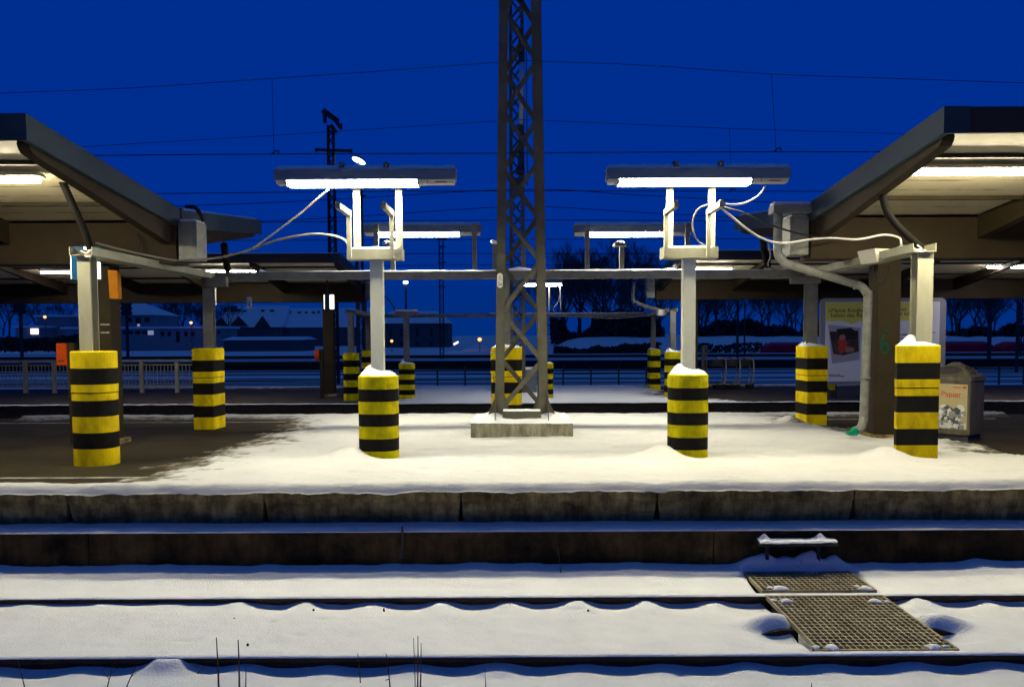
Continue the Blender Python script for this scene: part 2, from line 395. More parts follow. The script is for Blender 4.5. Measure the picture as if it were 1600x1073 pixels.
# platform edge: two-metre cap slabs with open joints, ledge, wall below
e = MB()
rnd = random.Random(3)
jx = [at(u, 790, P1F).x for u in (105, 415, 722, 1027, 1335)]
pitch = (jx[-1] - jx[0]) / 4
x = jx[0] - 6 * pitch
for k in range(18):
    a, b = x + 0.008, x + pitch - 0.008
    dz = rnd.uniform(-0.004, 0.004)
    t0, t1 = 0.010 + rnd.uniform(0, 0.022), 0.010 + rnd.uniform(0, 0.022)
    # face: upright top band, slightly set-back lower band, ends cut back towards the bottom
    v = [(a, P1F, dz), (b, P1F, dz), (b, P1F, dz - 0.105), (a, P1F, dz - 0.105),
         (a + 0.004, P1F + 0.018, dz - 0.115), (b - 0.004, P1F + 0.018, dz - 0.115), (b - t1, P1F + 0.05, -0.335), (a + t0, P1F + 0.05, -0.335),
         (a, P1F + 0.35, dz), (b, P1F + 0.35, dz), (a + t0, P1F + 0.35, -0.335), (b - t1, P1F + 0.35, -0.335)]
    e.add(v, [(3, 2, 1, 0), (4, 5, 2, 3), (7, 6, 5, 4), (0, 1, 9, 8), (7, 10, 11, 6), (0, 8, 10, 7, 4, 3), (1, 2, 5, 6, 11, 9)])
    x += pitch
tag(e.build('platform_edge', 'edge_concrete'), kind='structure')
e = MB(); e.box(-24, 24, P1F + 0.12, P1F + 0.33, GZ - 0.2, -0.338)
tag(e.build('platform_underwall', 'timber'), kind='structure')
wl = MB()
lz = at(800, 824, 8.74).z
wj = [at(u, 850, 8.7).x for u in (138, 628, 1075 + 40)]
xs = [-24] + [wj[0] - 3.13 * k for k in range(4, 0, -1)] + wj + [wj[2] + 3.1 * k for k in range(1, 5)] + [24]
for i in range(len(xs) - 1):
    j = (i % 3 - 1) * 0.004
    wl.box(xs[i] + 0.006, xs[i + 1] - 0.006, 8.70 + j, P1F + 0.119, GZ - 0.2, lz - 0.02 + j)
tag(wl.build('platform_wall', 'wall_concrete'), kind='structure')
# a strip of snow on the ledge
sx = np.linspace(-9, 9, 360); sy = np.linspace(8.688, 9.04, 8)
XX, YY = np.meshgrid(sx, sy)
Z = lz - 0.008 + 0.018 * sstep(8.684, 8.72, YY) * (0.75 + 0.5 * fbm(XX * 3, YY * 3)) + 0.003 * fbm(XX * 20, YY * 20)
Z[0, :] = lz - 0.03
s = MB(); s.grid(sx, sy, Z)
tag(s.build('snow_ledge', 'snow', smooth=True, fix=False), kind='stuff')

e = MB(); e.box(-26, 26, P2F, P2F + 0.33, GZ - 0.2, P2Z - 0.004)
tag(e.build('platform_edge', 'timber'), kind='structure')
# painted safety line on the paving
wlm = MB(); wlm.box(-9, -3.7, 9.93, 10.0, -0.012, -0.006)
wlm.box(4.8, 9, 16.35, 16.42, -0.012, -0.006); wlm.box(-11.0, -4.2, 16.30, 16.37, -0.012, -0.006)
tag(wlm.build('road_marking', 'white_line'), kind='structure')

# ------------------------------------------------------------------ snow on the first platform
BOL = [  # (u at foot, Y, jacket kind)
    ('outer_left', 151, 11.1), ('lamp_left', 592.5, 11.1), ('lamp_right', 1074, 11.1), ('outer_right', 1420.5, 11.1),
    ('back_left', 331.5, 15.35), ('back_mid', 792, 15.35), ('back_right', 1263.5, 15.35)]
BX = {n: (at(u, 690, Y).x, Y) for n, u, Y in BOL}
def snow_height(X, Y, xl, xr, yf, yb, drift=True):
    n1 = fbm(X * 0.9, Y * 1.3); n2 = fbm(X * 4 + 31, Y * 6, 4); n3 = fbm(X * 14, Y * 18 + 5, 3)
    wob = 0.55 * n1 + 0.28 * n2 + 0.16 * n3
    s_l = (X - xl(Y)) + wob; s_r = (xr(Y) - X) + wob
    s = np.minimum(s_l, s_r)
    s = np.maximum(s, (yf - Y) * 2.4 + 0.25 * wob)
    s = np.maximum(s, (Y - yb) * 2.4 + 0.25 * wob)
    return s, n1, n2, n3
def drifts(X, Y, Z):
    for n in ('lamp_left', 'lamp_right', 'outer_right', 'back_right', 'back_mid'):
        bx, by = BX[n]
        amp = 0.16 if 'lamp' in n else 0.13
        Z = Z + amp * np.exp(-(((X - bx + 0.34) / 0.24) ** 2 + ((Y - by + 0.10) / 0.30) ** 2))
    Z = Z + 0.05 * np.exp(-(((X - 0.1) / 1.0) ** 2 + ((Y - 14.0) / 0.9) ** 2))
    return Z
xl1 = lambda Y: np.interp(Y, [8.9, 9.45, 9.9, 10.3, 11.5, 13, 15, 16, 16.6], [-4.6, -4.5, -4.3, -4.1, -3.95, -3.85, -3.9, -4.1, -4.6])
xr1 = lambda Y: np.interp(Y, [8.9, 10.6, 11.3, 13.6, 14.2, 16.4], [9, 8.2, 6.5, 6.35, 5.5, 5.2])
def platform_snow(xs, ys, first=True):
    X, Y = np.meshgrid(xs, ys)
    s, n1, n2, n3 = snow_height(X, Y, xl1, xr1, 9.42, 16.75)
    th = np.clip(s * 0.10, -0.03, 0.06) + 0.018 * n2 * sstep(0, 0.4, s) + 0.008 * n3
    Z = drifts(X, Y, th * 0.85 + 0.02 * n1 * sstep(0.2, 1, s))
    # rounded lip over the platform edge
    Z = Z + 0.035 * sstep(9.4, 9.0, Y)
    lip = np.clip((8.98 - Y + 0.02 * fbm(X * 5, Y)) / 0.12, 0, 1) ** 2.2; Z = Z - lip * (0.085 + 0.02 * fbm(X * 9, Y * 3)) + 0.006 * fbm(X * 30, Y * 30) * sstep(9.3, 9.0, Y)
    # footprints and small hollows
    for fx, fy, a in ((-1.05, 10.2, .02), (-0.4, 10.0, .015), (1.3, 10.25, .02), (3.0, 10.4, .02), (0.9, 9.9, .015), (-2.8, 10.5, .02), (2.6, 12.2, .02)):
        Z = Z - a * np.exp(-(((X - fx) / 0.11) ** 2 + ((Y - fy) / 0.05) ** 2))
    rf = random.Random(5)
    for k in range(34):   # a few trodden trails across the open gap
        fx, fy = (-3.3 + k * .36 + rf.uniform(-.1, .1), 11.9 + .5 * math.sin(k * .5) + (.12 if k % 2 else -.12)) if k < 18 else (rf.uniform(-3.2, 5.5), rf.uniform(9.6, 16.4))
        an = rf.uniform(-.5, .5); dx, dy = X - fx, Y - fy; ca, sa_ = math.cos(an), math.sin(an)
        Z = Z - rf.uniform(.010, .022) * np.exp(-(((dx * ca + dy * sa_) / 0.13) ** 4 + ((dy * ca - dx * sa_) / 0.055) ** 4))
    return Z
xs = np.arange(-9.5, 9.51, 0.042); ys = np.concatenate([np.arange(8.85, 9.1, 0.012), np.arange(9.1, 17.32, 0.045)])
s = MB(); s.grid(xs, ys, platform_snow(xs, ys))
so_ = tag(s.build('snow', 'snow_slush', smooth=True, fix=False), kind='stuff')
X, Y = np.meshgrid(xs, ys); s_, n1, n2, n3 = snow_height(X, Y, xl1, xr1, 9.42, 16.75)
def thickness(o, vals):
    a = o.data.attributes.new('thickness', 'FLOAT', 'POINT'); a.data.foreach_set('value', np.asarray(vals, dtype=np.float32).ravel())
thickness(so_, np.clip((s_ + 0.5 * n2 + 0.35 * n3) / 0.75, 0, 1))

# second platform: thin snow in the open gap, paving under its canopies
xs = np.arange(-16, 16.1, 0.11); ys = np.arange(P2F - 0.01, P2B + 0.05, 0.09)
X, Y = np.meshgrid(xs, ys)
xl2 = lambda Y: np.interp(Y, [24, 26, 30, 33], [-3.4, -3.6, -4.4, -5.0]); xr2 = lambda Y: np.interp(Y, [24, 26, 27.5, 33], [6.8, 6.3, 5.0, 5.2])
s_, n1, n2, n3 = snow_height(X, Y, xl2, xr2, P2F + 0.55, P2B - 0.6)
Z = P2Z + np.clip(s_ * 0.08, -0.03, 0.05) + 0.010 * n2 + 0.005 * n3
s = MB(); s.grid(xs, ys, Z)
so_ = tag(s.build('snow', 'snow_thin', smooth=True, fix=False), kind='stuff'); thickness(so_, np.clip((s_ + 0.5 * n2 + 0.3 * n3) / 0.8, 0, 1))

# ------------------------------------------------------------------ front track: rails and snow bed
RZ = -0.76
YR1 = ground(800, 931, RZ).y + 0.03    # far rail
YR2 = ground(800, 1023.5, RZ).y + 0.03  # near rail
SLP = 0.612; SL0 = (795 - 800) * 7.95 / F
def bed(X, Y):
    n1 = fbm(X * 0.8, Y * 0.8 + 40); n2 = fbm(X * 5, Y * 5 + 3, 4)
    d = (X - SL0 + SLP / 2) % SLP - SLP / 2
    jit = 0.75 + 1.1 * vnoise(np.round((X - SL0) / SLP) * 7.7, 0.5)
    bump = np.exp(-(d / 0.135) ** 2) * jit
    left = sstep(-2.0, -2.9, X)
    # between wall and far rail
    za = -0.784 + 0.092 * np.clip((Y - 8.18) / 0.5, 0, 1) ** 1.3 + 0.022 * n1 + 0.008 * n2 + 0.045 * np.clip(fbm(X * 1.7 + 8, Y * 0.2) + 0.1, 0, 1) * sstep(8.4, 8.65, Y)
    # between the rails
    nearfar = np.exp(-((YR1 - Y) / 0.24) ** 2)
    zb = -0.812 + 0.008 * n1 + 0.008 * n2 - nearfar * (0.062 - 0.074 * bump) * (1 - 0.8 * left) + 0.012 * sstep(YR2 + 0.35, YR2 + 0.05, Y)
    zb = zb + (0.009 * np.exp(-(d / 0.16) ** 2) + 0.010 * fbm(X * 2.2, Y * 2.2 + 11)) * sstep(YR2, YR2 + .3, Y) * (1 - 0.6 * left) + 0.004 * fbm(X * 11, Y * 11)
    zb = np.where(Y > YR1 - 0.05, np.minimum(zb, -0.80), zb)
    # in front of the near rail
    nearnear = np.exp(-((YR2 - Y) / 0.17) ** 2)
    X2 = X + 0.12
    d2 = (X2 + SLP / 2) % SLP - SLP / 2
    bump2 = np.exp(-(d2 / 0.17) ** 2) * (0.8 + 1.0 * vnoise(np.round(X2 / SLP) * 5.3 + 2, 3.5))
    zc = -0.856 + 0.012 * n1 + 0.008 * n2 - nearnear * (0.034 - 0.052 * bump2) + 0.075 * np.exp(-(((X + 2.52) / 0.17) ** 2 + ((Y - YR2 + 0.03) / 0.10) ** 2))
    zc = zc + 0.02 * np.exp(-(((X + 2.52) / 0.5) ** 2 + ((Y - YR2 + 0.1) / 0.3) ** 2))
    zc = np.maximum(zc, -0.897)
    zc = np.where(Y > YR2 - 0.5, np.minimum(zc, -0.772 + 0.25 * (Y - YR2) * 0 + 0.004 * n2), zc)
    Z = np.where(Y > YR1, za, np.where(Y > YR2, zb, zc))
    # mounds round the little step at the wall
    for u, a, wd in ((1180, .05, .12), (1205, .07, .10), (1235, .055, .09), (1262, .07, .08), (1280, .08, .07), (1312, .06, .09)):
        px = (u - 800) * 8.6 / F; Z = Z + 1.5 * a * np.exp(-(((X - px) / wd) ** 2 + ((Y - 8.66) / 0.10) ** 2))
    # the gratings keep the snow low; hollows beside the walkway, with a lip behind them
    inside = sstep(2.24, 2.34, X) * sstep(3.40, 3.28, X) * sstep(8.63, 8.55, Y) * sstep(6.5, 6.56, Y)
    Z = Z * (1 - inside) + (-0.92) * inside
    for hx, sg in ((2.13, 1), (3.50, -1)):
        hole = np.exp(-(((X - hx) / 0.17) ** 2)) * sstep(7.12, 7.02, Y) * sstep(6.72, 6.86, Y)
        Z = Z - 0.06 * hole
        lip = np.exp(-(((X - hx) / 0.24) ** 2 + ((Y - 7.17) / 0.12) ** 2)) * (1 - inside)
        Z = Z + 0.10 * lip
    Z = Z + 0.035 * np.exp(-(((X - 3.55) / 0.3) ** 2 + ((Y - 7.65) / 0.2) ** 2))
    # pebbles' dimples
    for fx, fy in ((-2.05, 7.3), (-1.62, 7.38), (0.55, 7.62), (0.68, 7.5), (-1.75, 7.0), (-2.6, 6.85), (1.2, 6.25), (-0.1, 6.2)):
        Z = Z - 0.014 * np.exp(-(((X - fx) / 0.05) ** 2 + ((Y - fy) / 0.035) ** 2))
    return Z
xs = np.arange(-6.0, 6.01, 0.026); ys = np.concatenate([np.arange(4.6, YR2 - 0.035, 0.026), [YR2 - 0.033], [YR2 + 0.033], np.arange(YR2 + 0.05, YR1 - 0.035, 0.026), [YR1 - 0.033], [YR1 + 0.033], np.arange(YR1 + 0.05, 8.712, 0.022)])
X, Y = np.meshgrid(xs, ys)
s = MB(); s.grid(xs, ys, bed(X, Y))
tag(s.build('snow', 'snow', smooth=True, fix=False), kind='stuff')
for xa, xb in ((-24, -6.0), (6.0, 24)):
    xs = np.arange(xa, xb + 0.01, 0.25 if abs(xa) > 0 else 1); ys = np.arange(4.6, 8.72, 0.12)
    X, Y = np.meshgrid(xs, ys); s = MB(); s.grid(xs, ys, bed(X, Y) - 0.004)
    tag(s.build('snow', 'snow', smooth=True, fix=False), kind='stuff')

def rail_profile(yc, z):
    h = [(-.036, 0), (.036, 0), (.036, -.035), (.010, -.052), (.010, -.138), (.065, -.143), (.065, -.152), (-.065, -.152), (-.065, -.143), (-.010, -.138), (-.010, -.052), (-.036, -.035)]
    return [(yc + a, z + b) for a, b in h]
for yc, lab in ((YR1, 'rusty rail nearer the platform wall, snow along its top'), (YR2, 'rusty rail nearest the camera, snow along its top')):
    b = MB(); b.prism(rail_profile(yc, RZ - 0.006), 'x', -24, 24)
    rl = tag(b.build('rail', 'rail_rust', base=(0, yc, RZ - 0.15)), lab, 'rail', 'rails of the near track')
    sx = np.linspace(-8, 8, 500); sy = np.array([yc - 0.040, yc - 0.034, yc - 0.015, yc + 0.015, yc + 0.034, yc + 0.040])
    XX, YY = np.meshgrid(sx, sy)
    Z = RZ - 0.007 + np.array([-0.003, 0.005, 0.009, 0.010, 0.005, -0.008])[:, None] * (1.0 + 0.5 * fbm(XX * 3, YY)) + 0.002 * fbm(XX * 25, YY * 20)
    s = MB(); s.grid(sx, sy, Z); s.build('snow_cap', 'snow_small', rl, base=(0, yc, RZ), smooth=True, fix=False)

# ------------------------------------------------------------------ striped bollards and posts
def superellipse(wx, wy, n, k=36):
    o = []
    for i in range(k):
        t = 2 * math.pi * i / k; c, s_ = math.cos(t), math.sin(t)
        o.append((math.copysign(abs(c) ** (2 / n), c) * wx / 2, math.copysign(abs(s_) ** (2 / n), s_) * wy / 2))
    return o
def chamfered(wx, wy, cl, cr):
    x, y = wx / 2, wy / 2
    return [(-x + cl, -y), (x - cr, -y), (x, -y + cr), (x, y - 0.05), (x - 0.05, y), (-x + 0.05, y), (-x, y - 0.05), (-x, -y + cl)]
def jacket(loc, poly, h, parent, seam, ymat='yellow', lean=0.0):
    cx, cy, z0 = loc; mb = MB(); hb = h / 7
    def ring(z, g=0.0): return [(cx + p * (1 + g) + lean * (z - z0), cy + q * (1 + g), z) for p, q in poly]
    cuts = []
    for k in range(7): cuts.append((z0 - (0.3 if k == 0 else 0) + hb * k, z0 + hb * (k + 1), 0 if k % 2 == 0 else 1))
    for a, b, mi in cuts:
        if seam and a < z0 + h * 0.64 < b:
            m_ = z0 + h * 0.64
            mb.loft([ring(a), ring(m_ - 0.006)], mi, caps=False); mb.loft([ring(m_ - 0.006), ring(m_ - 0.004, -0.02), ring(m_ + 0.004, -0.02), ring(m_ + 0.006, 0.018)], 1, caps=False)
            mb.loft([ring(m_ + 0.006, 0.018), ring(b, 0.018)], mi, caps=False)
        else:
            gg = 0.018 if seam and a > z0 + h * 0.6 else 0.0
            mb.loft([ring(a, gg), ring(b, gg)], mi, caps=False)
    gg = 0.018 if seam else 0
    top = [ring(z0 + h, gg), ring(z0 + h + 0.012, gg - 0.05)]
    mb.loft(top, 0, caps=False); mb.f.append(list(range(len(mb.v) - len(poly), len(mb.v)))); mb.m.append(0)
    return mb.build('striped_jacket', [ymat, 'black_paint'], parent, base=loc)
def cap_of_snow(loc, poly, h, px, py, parent, seed, lift=0.10):
    """drift on the jacket's top, heaped against the post's left side"""
    cx, cy, z = loc; n = 26; mb = MB(); rings = []
    for i in range(9):
        f = 1.0 - i / 8.0; ring = []
        for k, (p, q) in enumerate(poly):
            ff = f * 0.985 if i else 1.0
            X_, Y_ = p * ff, q * ff
            r = f
            zz = h * (1 - r ** 4.5) + 0.008 * fbm(np.array(cx * 3 + X_ * 9 + seed), np.array(cy + Y_ * 9))
            zz += lift * math.exp(-(((X_ - px + 0.11) / 0.085) ** 2 + ((Y_ - py - 0.02) / 0.14) ** 2)) * (1 - r ** 4)
            ring.append((cx + X_, cy + Y_, z + (zz if i else -0.004)))
        rings.append(ring)
    mb.loft(rings, 0, caps=True)
    return mb.build('snow_cap', 'snow_small', parent, base=loc, smooth=True)
def h_post(loc, z0, z1, wf, d, parent, lean=0.0, name='post', m='galv', tf=0.014):
    x, y, _ = loc; mb = MB()
    def seg(x0, x1, y0, y1):
        mb.add([(x + x0, y + y0, z0), (x + x1, y + y0, z0), (x + x1, y + y1, z0), (x + x0, y + y1, z0),
                (x + x0 + lean, y + y0, z1), (x + x1 + lean, y + y0, z1), (x + x1 + lean, y + y1, z1), (x + x0 + lean, y + y1, z1)],
               [(0,3,2,1),(4,5,6,7),(0,1,5,4),(1,2,6,5),(2,3,7,6),(3,0,4,7)])
    seg(-wf / 2, wf / 2, -d / 2, -d / 2 + tf); seg(-wf / 2, wf / 2, d / 2 - tf, d / 2); seg(-0.006, 0.006, -d / 2 + tf, d / 2 - tf)
    return mb.build(name, m, parent, base=(x, y, z0))

def gantry_post(key, label, poly, h, ztop, wf, d, z=0.0, ymat='yellow', seam=True, snow=True, group='striped gantry posts', post_dx=0.0, m='galv', loc=None):
    x, y = loc if loc else BX[key]
    t = thing('striped_post', label, 'post', (x, y, z), group)
    jacket((x, y, z), poly, h, t, seam, ymat)
    h_post((x + post_dx, y, 0), z + h - 0.02, ztop, wf, d, t, m=m)
    if snow: cap_of_snow((x, y, z + h), [(p * 0.99, q * 0.99) for p, q in poly], 0.045, post_dx, 0.0, t, x * 3)
    return t
BOXL = chamfered(0.53, 0.55, 0.10, 0.10)
gantry_post('outer_left', 'tall yellow and black striped post under the left canopy edge, beside the orange ticket box', superellipse(0.53, 0.50, 2.2), 1.40, 2.58, 0.158, 0.2, snow=False, post_dx=-0.05)
gantry_post('outer_right', 'tall striped post with grey steel upright standing directly left of the steel waste bin', [(-.262, -.215), (-.255, -.222), (.255, -.222), (.262, -.215), (.262, -.10), (.17, .22), (-.10, .22), (-.245, -.12)], 1.43, 2.60, 0.195, 0.2, post_dx=0.115)
gantry_post('back_left', 'square striped post behind the left canopy edge, bare of snow, on the brown paving edge', [(-.22, -.25), (.115, -.25), (.125, -.24), (.16, .25), (-.1, .25)], 1.37, 2.55, 0.16, 0.16, snow=False, m='galv_dull')
gantry_post('back_mid', 'striped post standing right behind the foot of the big lattice mast', chamfered(0.53, 0.5, 0.055, 0.10), 1.36, 2.55, 0.17, 0.17, m='galv_dull', post_dx=-0.02)
gantry_post('back_right', 'square striped post in snow between the right lamp post and the downpipe', [(-.125, -.24), (-.115, -.25), (.22, -.25), (.1, .25), (-.16, .25)], 1.36, 2.55, 0.19, 0.17, m='galv_dull', post_dx=0.0)

# lamp posts: jacket, post, yoke, uprights, arms
def lamp_post(key, label, sgn, z=0.0, loc=None, scale_snow=True, ymat='yellow_dull'):
    x, y = loc if loc else BX[key]
    t = thing('lamp_post', label, 'lamp post', (x, y, z), 'lamp posts with striped feet')
    poly = superellipse(0.495, 0.46, 2.7)
    jacket((x, y, z), poly, 1.08, t, False, ymat)
    cap_of_snow((x, y, z + 1.08), [(p * 0.99, q * 0.99) for p, q in poly], 0.072, 0, 0, t, x, lift=0.075)
    pb = MB(); pb.box(x - 0.078, x + 0.078, y - 0.078, y + 0.078, z + 1.06, z + 2.53)
    pb.build('post', 'galv_light', t, base=(x, y, z + 1.06), bevel=0.006)
    c = MB(); x0, x1 = x - 0.335, x + 0.335
    if sgn < 0: x0, x1 = x - 0.345, x + 0.325
    c.box(x0, x1, y - 0.13, y - 0.115, z + 2.53, z + 2.66); c.box(x0, x1, y + 0.115, y + 0.13, z + 2.53, z + 2.66); c.box(x0, x1, y - 0.115, y + 0.115, z + 2.532, z + 2.545)
    c.box(x0 - 0.004, x0 + 0.02, y - 0.134, y + 0.134, z + 2.527, z + 2.668); c.box(x1 - 0.02, x1 + 0.004, y - 0.134, y + 0.134, z + 2.527, z + 2.668)
    c.build('crossbar', 'galv', t, base=(x, y, z + 2.53))
    sc = MB(); n = 24; xs = np.linspace(x0 + 0.06, x1 - 0.06, n); ys = np.linspace(y - 0.112, y + 0.112, 6); XX, YY = np.meshgrid(xs, ys)
    ZZ = z + 2.66 + 0.03 * (1 - ((YY - y) / 0.113) ** 2) + 0.02 * fbm(XX * 6, YY * 6); ZZ[0, :] = z + 2.60; ZZ[-1, :] = z + 2.60
    sc.grid(xs, ys, ZZ); sc.build('snow_cap', 'snow_small', t, base=(x, y, z + 2.66), smooth=True, fix=False)
    for ux in (x - 0.262, x + 0.262):
        # rear upright carries the lamp, the front one ends in an arm that points out over the platform
        u = MB(); u.box(ux - 0.02, ux + 0.062, y - 0.02, y + 0.035, z + 2.55, z + 3.53); u.box(ux + 0.012, ux + 0.03, y - 0.034, y - 0.0201, z + 2.55, z + 3.5)
        u.build('upright', 'galv', t, base=(ux, y, z + 2.55))
        u = MB(); fx = ux - 0.035 if sgn < 0 else ux - 0.0
        fx = ux - 0.045
        u.box(fx - 0.03, fx + 0.02, y - 0.19, y - 0.136, z + 2.54, z + 3.05)
        u.build('upright', 'galv', t, base=(fx, y, z + 2.54))
        a = MB(); a.box(fx - 0.034, fx + 0.024, y - 0.86, y - 0.13, z + 3.052, z + 3.115)
        ar = a.build('arm', 'galv', t, base=(fx, y - 0.16, z + 3.05))
        sc = MB(); xs = np.linspace(fx - 0.03, fx + 0.02, 5); ys = np.linspace(y - 0.85, y - 0.15, 14); XX, YY = np.meshgrid(xs, ys)
        ZZ = z + 3.116 + 0.022 * (1 - ((XX - fx + 0.005) / 0.03) ** 2) * (0.8 + 0.8 * fbm(XX * 5, YY * 7)); sc.grid(xs, ys, ZZ)
        sc.build('snow_cap', 'snow_small', ar, base=(fx, y - 0.16, z + 3.11), smooth=True, fix=False)
    return t
lamp_post('lamp_left', 'striped lamp post left of the lattice mast, snow heaped on its foot', -1)
lamp_post('lamp_right', 'striped lamp post right of the lattice mast, snow heaped on its foot', 1)

def tube_lamp(label, x0, x1, y, zb, a=0.07, b=0.785, clamps=(), tube='tube', group='open air tube lamps', snow=True):
    """x0..x1 housing, lit between the fractions a and b"""
    L = x1 - x0; t = thing('tube_lamp', label, 'lamp', ((x0 + x1) / 2, y, zb), group)
    h = MB(); h.prism([(y - 0.114, zb + 0.042), (y + 0.114, zb + 0.042), (y + 0.108, zb + 0.172), (y + 0.06, zb + 0.185), (y - 0.06, zb + 0.185), (y - 0.108, zb + 0.172)], 'x', x0, x1)
    h.build('cover', 'lamp_cover', t, base=(x0, y, zb))
    tr = MB(); tr.prism([(y - 0.078, zb), (y + 0.078, zb), (y + 0.098, zb + 0.041), (y - 0.098, zb + 0.041)], 'x', x0 + 0.02, x1 - 0.02)
    tr.build('tray', 'cream', t, base=(x0, y, zb))
    sk_ = MB(); sk_.box(x0 + L * a - .01, x0 + L * b + .01, y + 0.099, y + 0.105, zb - 0.022, zb + 0.0405); sk_.build('rear_light_shield', 'lamp_cover', t, base=(x0, y, zb))  # added opaque strip, keeps the diffuser's light off the things behind
    d = MB(); d.prism([(y - 0.075, zb - 0.014), (y + 0.05, zb - 0.014), (y + 0.09, zb + 0.01), (y + 0.097, zb + 0.038), (y - 0.106, zb + 0.040), (y - 0.102, zb + 0.005)], 'x', x0 + L * a, x0 + L * b)
    d.build('diffuser', tube, t, base=(x0, y, zb))
    for e0 in (x0 + L * a - .03, x0 + L * b + .001):
        ec = MB(); ec.box(e0, e0 + .029, y - .106, y + .1, zb - .016, zb + .0405); ec.build('end_cap', 'cream', t, base=(e0, y, zb), bevel=.006)
    if snow:
        sl = MB(); sl.box(x0 + L * (b + 0.055), x0 + L * (b + 0.06), y - 0.094, y - 0.08, zb + 0.01, zb + 0.06); sl.box(x0 + L * (b + 0.10), x0 + L * (b + 0.165), y - 0.092, y - 0.083, zb + 0.012, zb + 0.022)
        sl.build('vent_slot', 'slot', t, base=(x1, y, zb))
        xs = np.linspace(x0 - 0.005, x1 + 0.005, 60); ys = np.linspace(y - 0.11, y + 0.11, 7); XX, YY = np.meshgrid(xs, ys)
        ZZ = zb + 0.186 + 0.045 * (1 - ((YY - y) / 0.118) ** 2) + 0.014 * fbm(XX * 8, YY * 8) + 0.007 * fbm(XX * 35, YY * 30); ZZ[0, :] = zb + 0.165; ZZ[-1, :] = zb + 0.165; ZZ[:, 0] = zb + 0.17; ZZ[:, -1] = zb + 0.17
        sc = MB(); sc.grid(xs, ys, ZZ); sc.build('snow_cap', 'snow_small', t, base=(x0, y, zb + 0.18), smooth=True, fix=False)
    for cx in clamps:
        c = MB(); c.box(cx - 0.028, cx + 0.028, y - 0.112, y + 0.24, zb + 0.188, zb + 0.25); c.box(cx - 0.028, cx + 0.028, y + 0.106, y + 0.13, zb + 0.02, zb + 0.19)
        c.build('clamp', 'dark_steel', t, base=(cx, y, zb + 0.19))
    return t
LY = 10.86
pl, pr = at(432, 290, LY), at(713, 290, LY)
tube_lamp('front left open air tube lamp lit white, above the lamp post with cables', pl.x, pr.x, LY, pl.z + 0.005, clamps=(at(536, 270, LY).x, at(605, 270, LY).x))
pl, pr = at(947, 288, LY), at(1231, 288, LY)
tube_lamp('front right open air tube lamp above the lamp post right of the mast', pl.x, pr.x, LY, pl.z + 0.005, clamps=(at(1054, 270, LY).x, at(1124, 270, LY).x), tube='tube_warm')

# ------------------------------------------------------------------ gantry beam and cable trays
def u_tray(a, b, wdt, h, parent=None):
    mb = MB(); a = Vector(a); b = Vector(b); d = (b - a).normalized(); sd = d.cross(Vector((0, 0, 1))).normalized()
    mb.bar(a, b, wdt, 0.008); 
    for sg in (-1, 1): mb.bar(a + sd * sg * (wdt / 2 - 0.004) + Vector((0, 0, h / 2)), b + sd * sg * (wdt / 2 - 0.004) + Vector((0, 0, h / 2)), 0.008, h)
    return mb
bl, br, bm_ = BX['back_left'], BX['back_right'], BX['back_mid']
gt = thing('cable_gantry', 'grey steel beam spanning the platform gap behind the mast, snow on top', 'beam', (0, 15.35, 2.55))
b = MB(); b.box(bl[0] - 0.1, br[0] + 0.15, 15.28, 15.42, 2.552, 2.69)
b.build('beam', 'galv_dull', gt, base=(0, 15.35, 2.55), bevel=0.005)
xs = np.linspace(bl[0] + 0.9, br[0] - 0.2, 260); ys = np.linspace(15.285, 15.415, 5); XX, YY = np.meshgrid(xs, ys)
hh = 0.014 + 0.012 * fbm(XX * 2, YY) + 0.05 * np.exp(-((XX - bm_[0] - 0.25) / 0.22) ** 2) + 0.045 * np.exp(-((XX - at(404, 425, 15.3).x) / 0.1) ** 2)
ZZ = 2.69 + np.array([-0.01, 0.7, 1, 0.7, -0.01])[:, None] * np.maximum(hh, 0.003)
s = MB(); s.grid(xs, ys, ZZ); s.build('snow_cap', 'snow_small', gt, base=(0, 15.35, 2.69), smooth=True, fix=False)
for u0, v0, hook in ((587, 350, 0), (741, 350, 0), (613, 382, 1), (773, 381, 2), (818, 380, 0), (918, 351, 0), (1075, 349, 0), (972, 382, 1)):
    p = at(u0, v0, 15.35); b = MB(); b.box(p.x - 0.04, p.x + 0.04, 15.36, 15.42, 2.691, p.z)
    if hook == 1: b.box(p.x - (0.16 if u0 > 800 else 0.05), p.x + 0.04, 15.0, 15.36, p.z - 0.05, p.z)
    up = b.build('upright', 'galv_dull', gt, base=(p.x, 15.35, 2.69))
    if hook:
        s = MB(); s.tube(smooth_path([(p.x - 0.11 if hook == 1 else p.x - .02, 15.1, p.z + 0.0), (p.x - 0.04, 15.25, p.z + 0.03), (p.x + 0.03, 15.39, p.z + 0.015)]), 0.035, 6)
        s.build('snow_cap', 'snow_small', up, base=(p.x, 15.35, p.z), smooth=True)
for u0, u1, lab, tb in ((569, 752, 'rear left tube lamp behind the left lamp post, on the gantry beam', 'tube'), (896.5, 1080, 'rear right tube lamp behind the right lamp post, on the gantry beam', 'tube')):
    a_, b_ = at(u0, 368, 15.55), at(u1, 368, 15.55)
    tube_lamp(lab, a_.x, b_.x, 15.56, a_.z, 0.105, 0.81, tube=tb)
for key, lab, key2 in (('outer_left', 'cable tray running back from the left outer striped post', 'back_left'), ('outer_right', 'cable tray running back from the right outer striped post', 'back_right')):
    x0, y0 = BX[key]; x1, y1 = BX[key2]
    mb = u_tray((x0 - (0.05 if key == 'outer_left' else -0.07), y0 - 0.16, 2.595), (x1, y1 - 0.09, 2.575), 0.285, 0.10)
    tag(mb.build('cable_tray', 'galv', base=(x0, y0, 2.59)), lab, 'cable tray', 'cable trays')
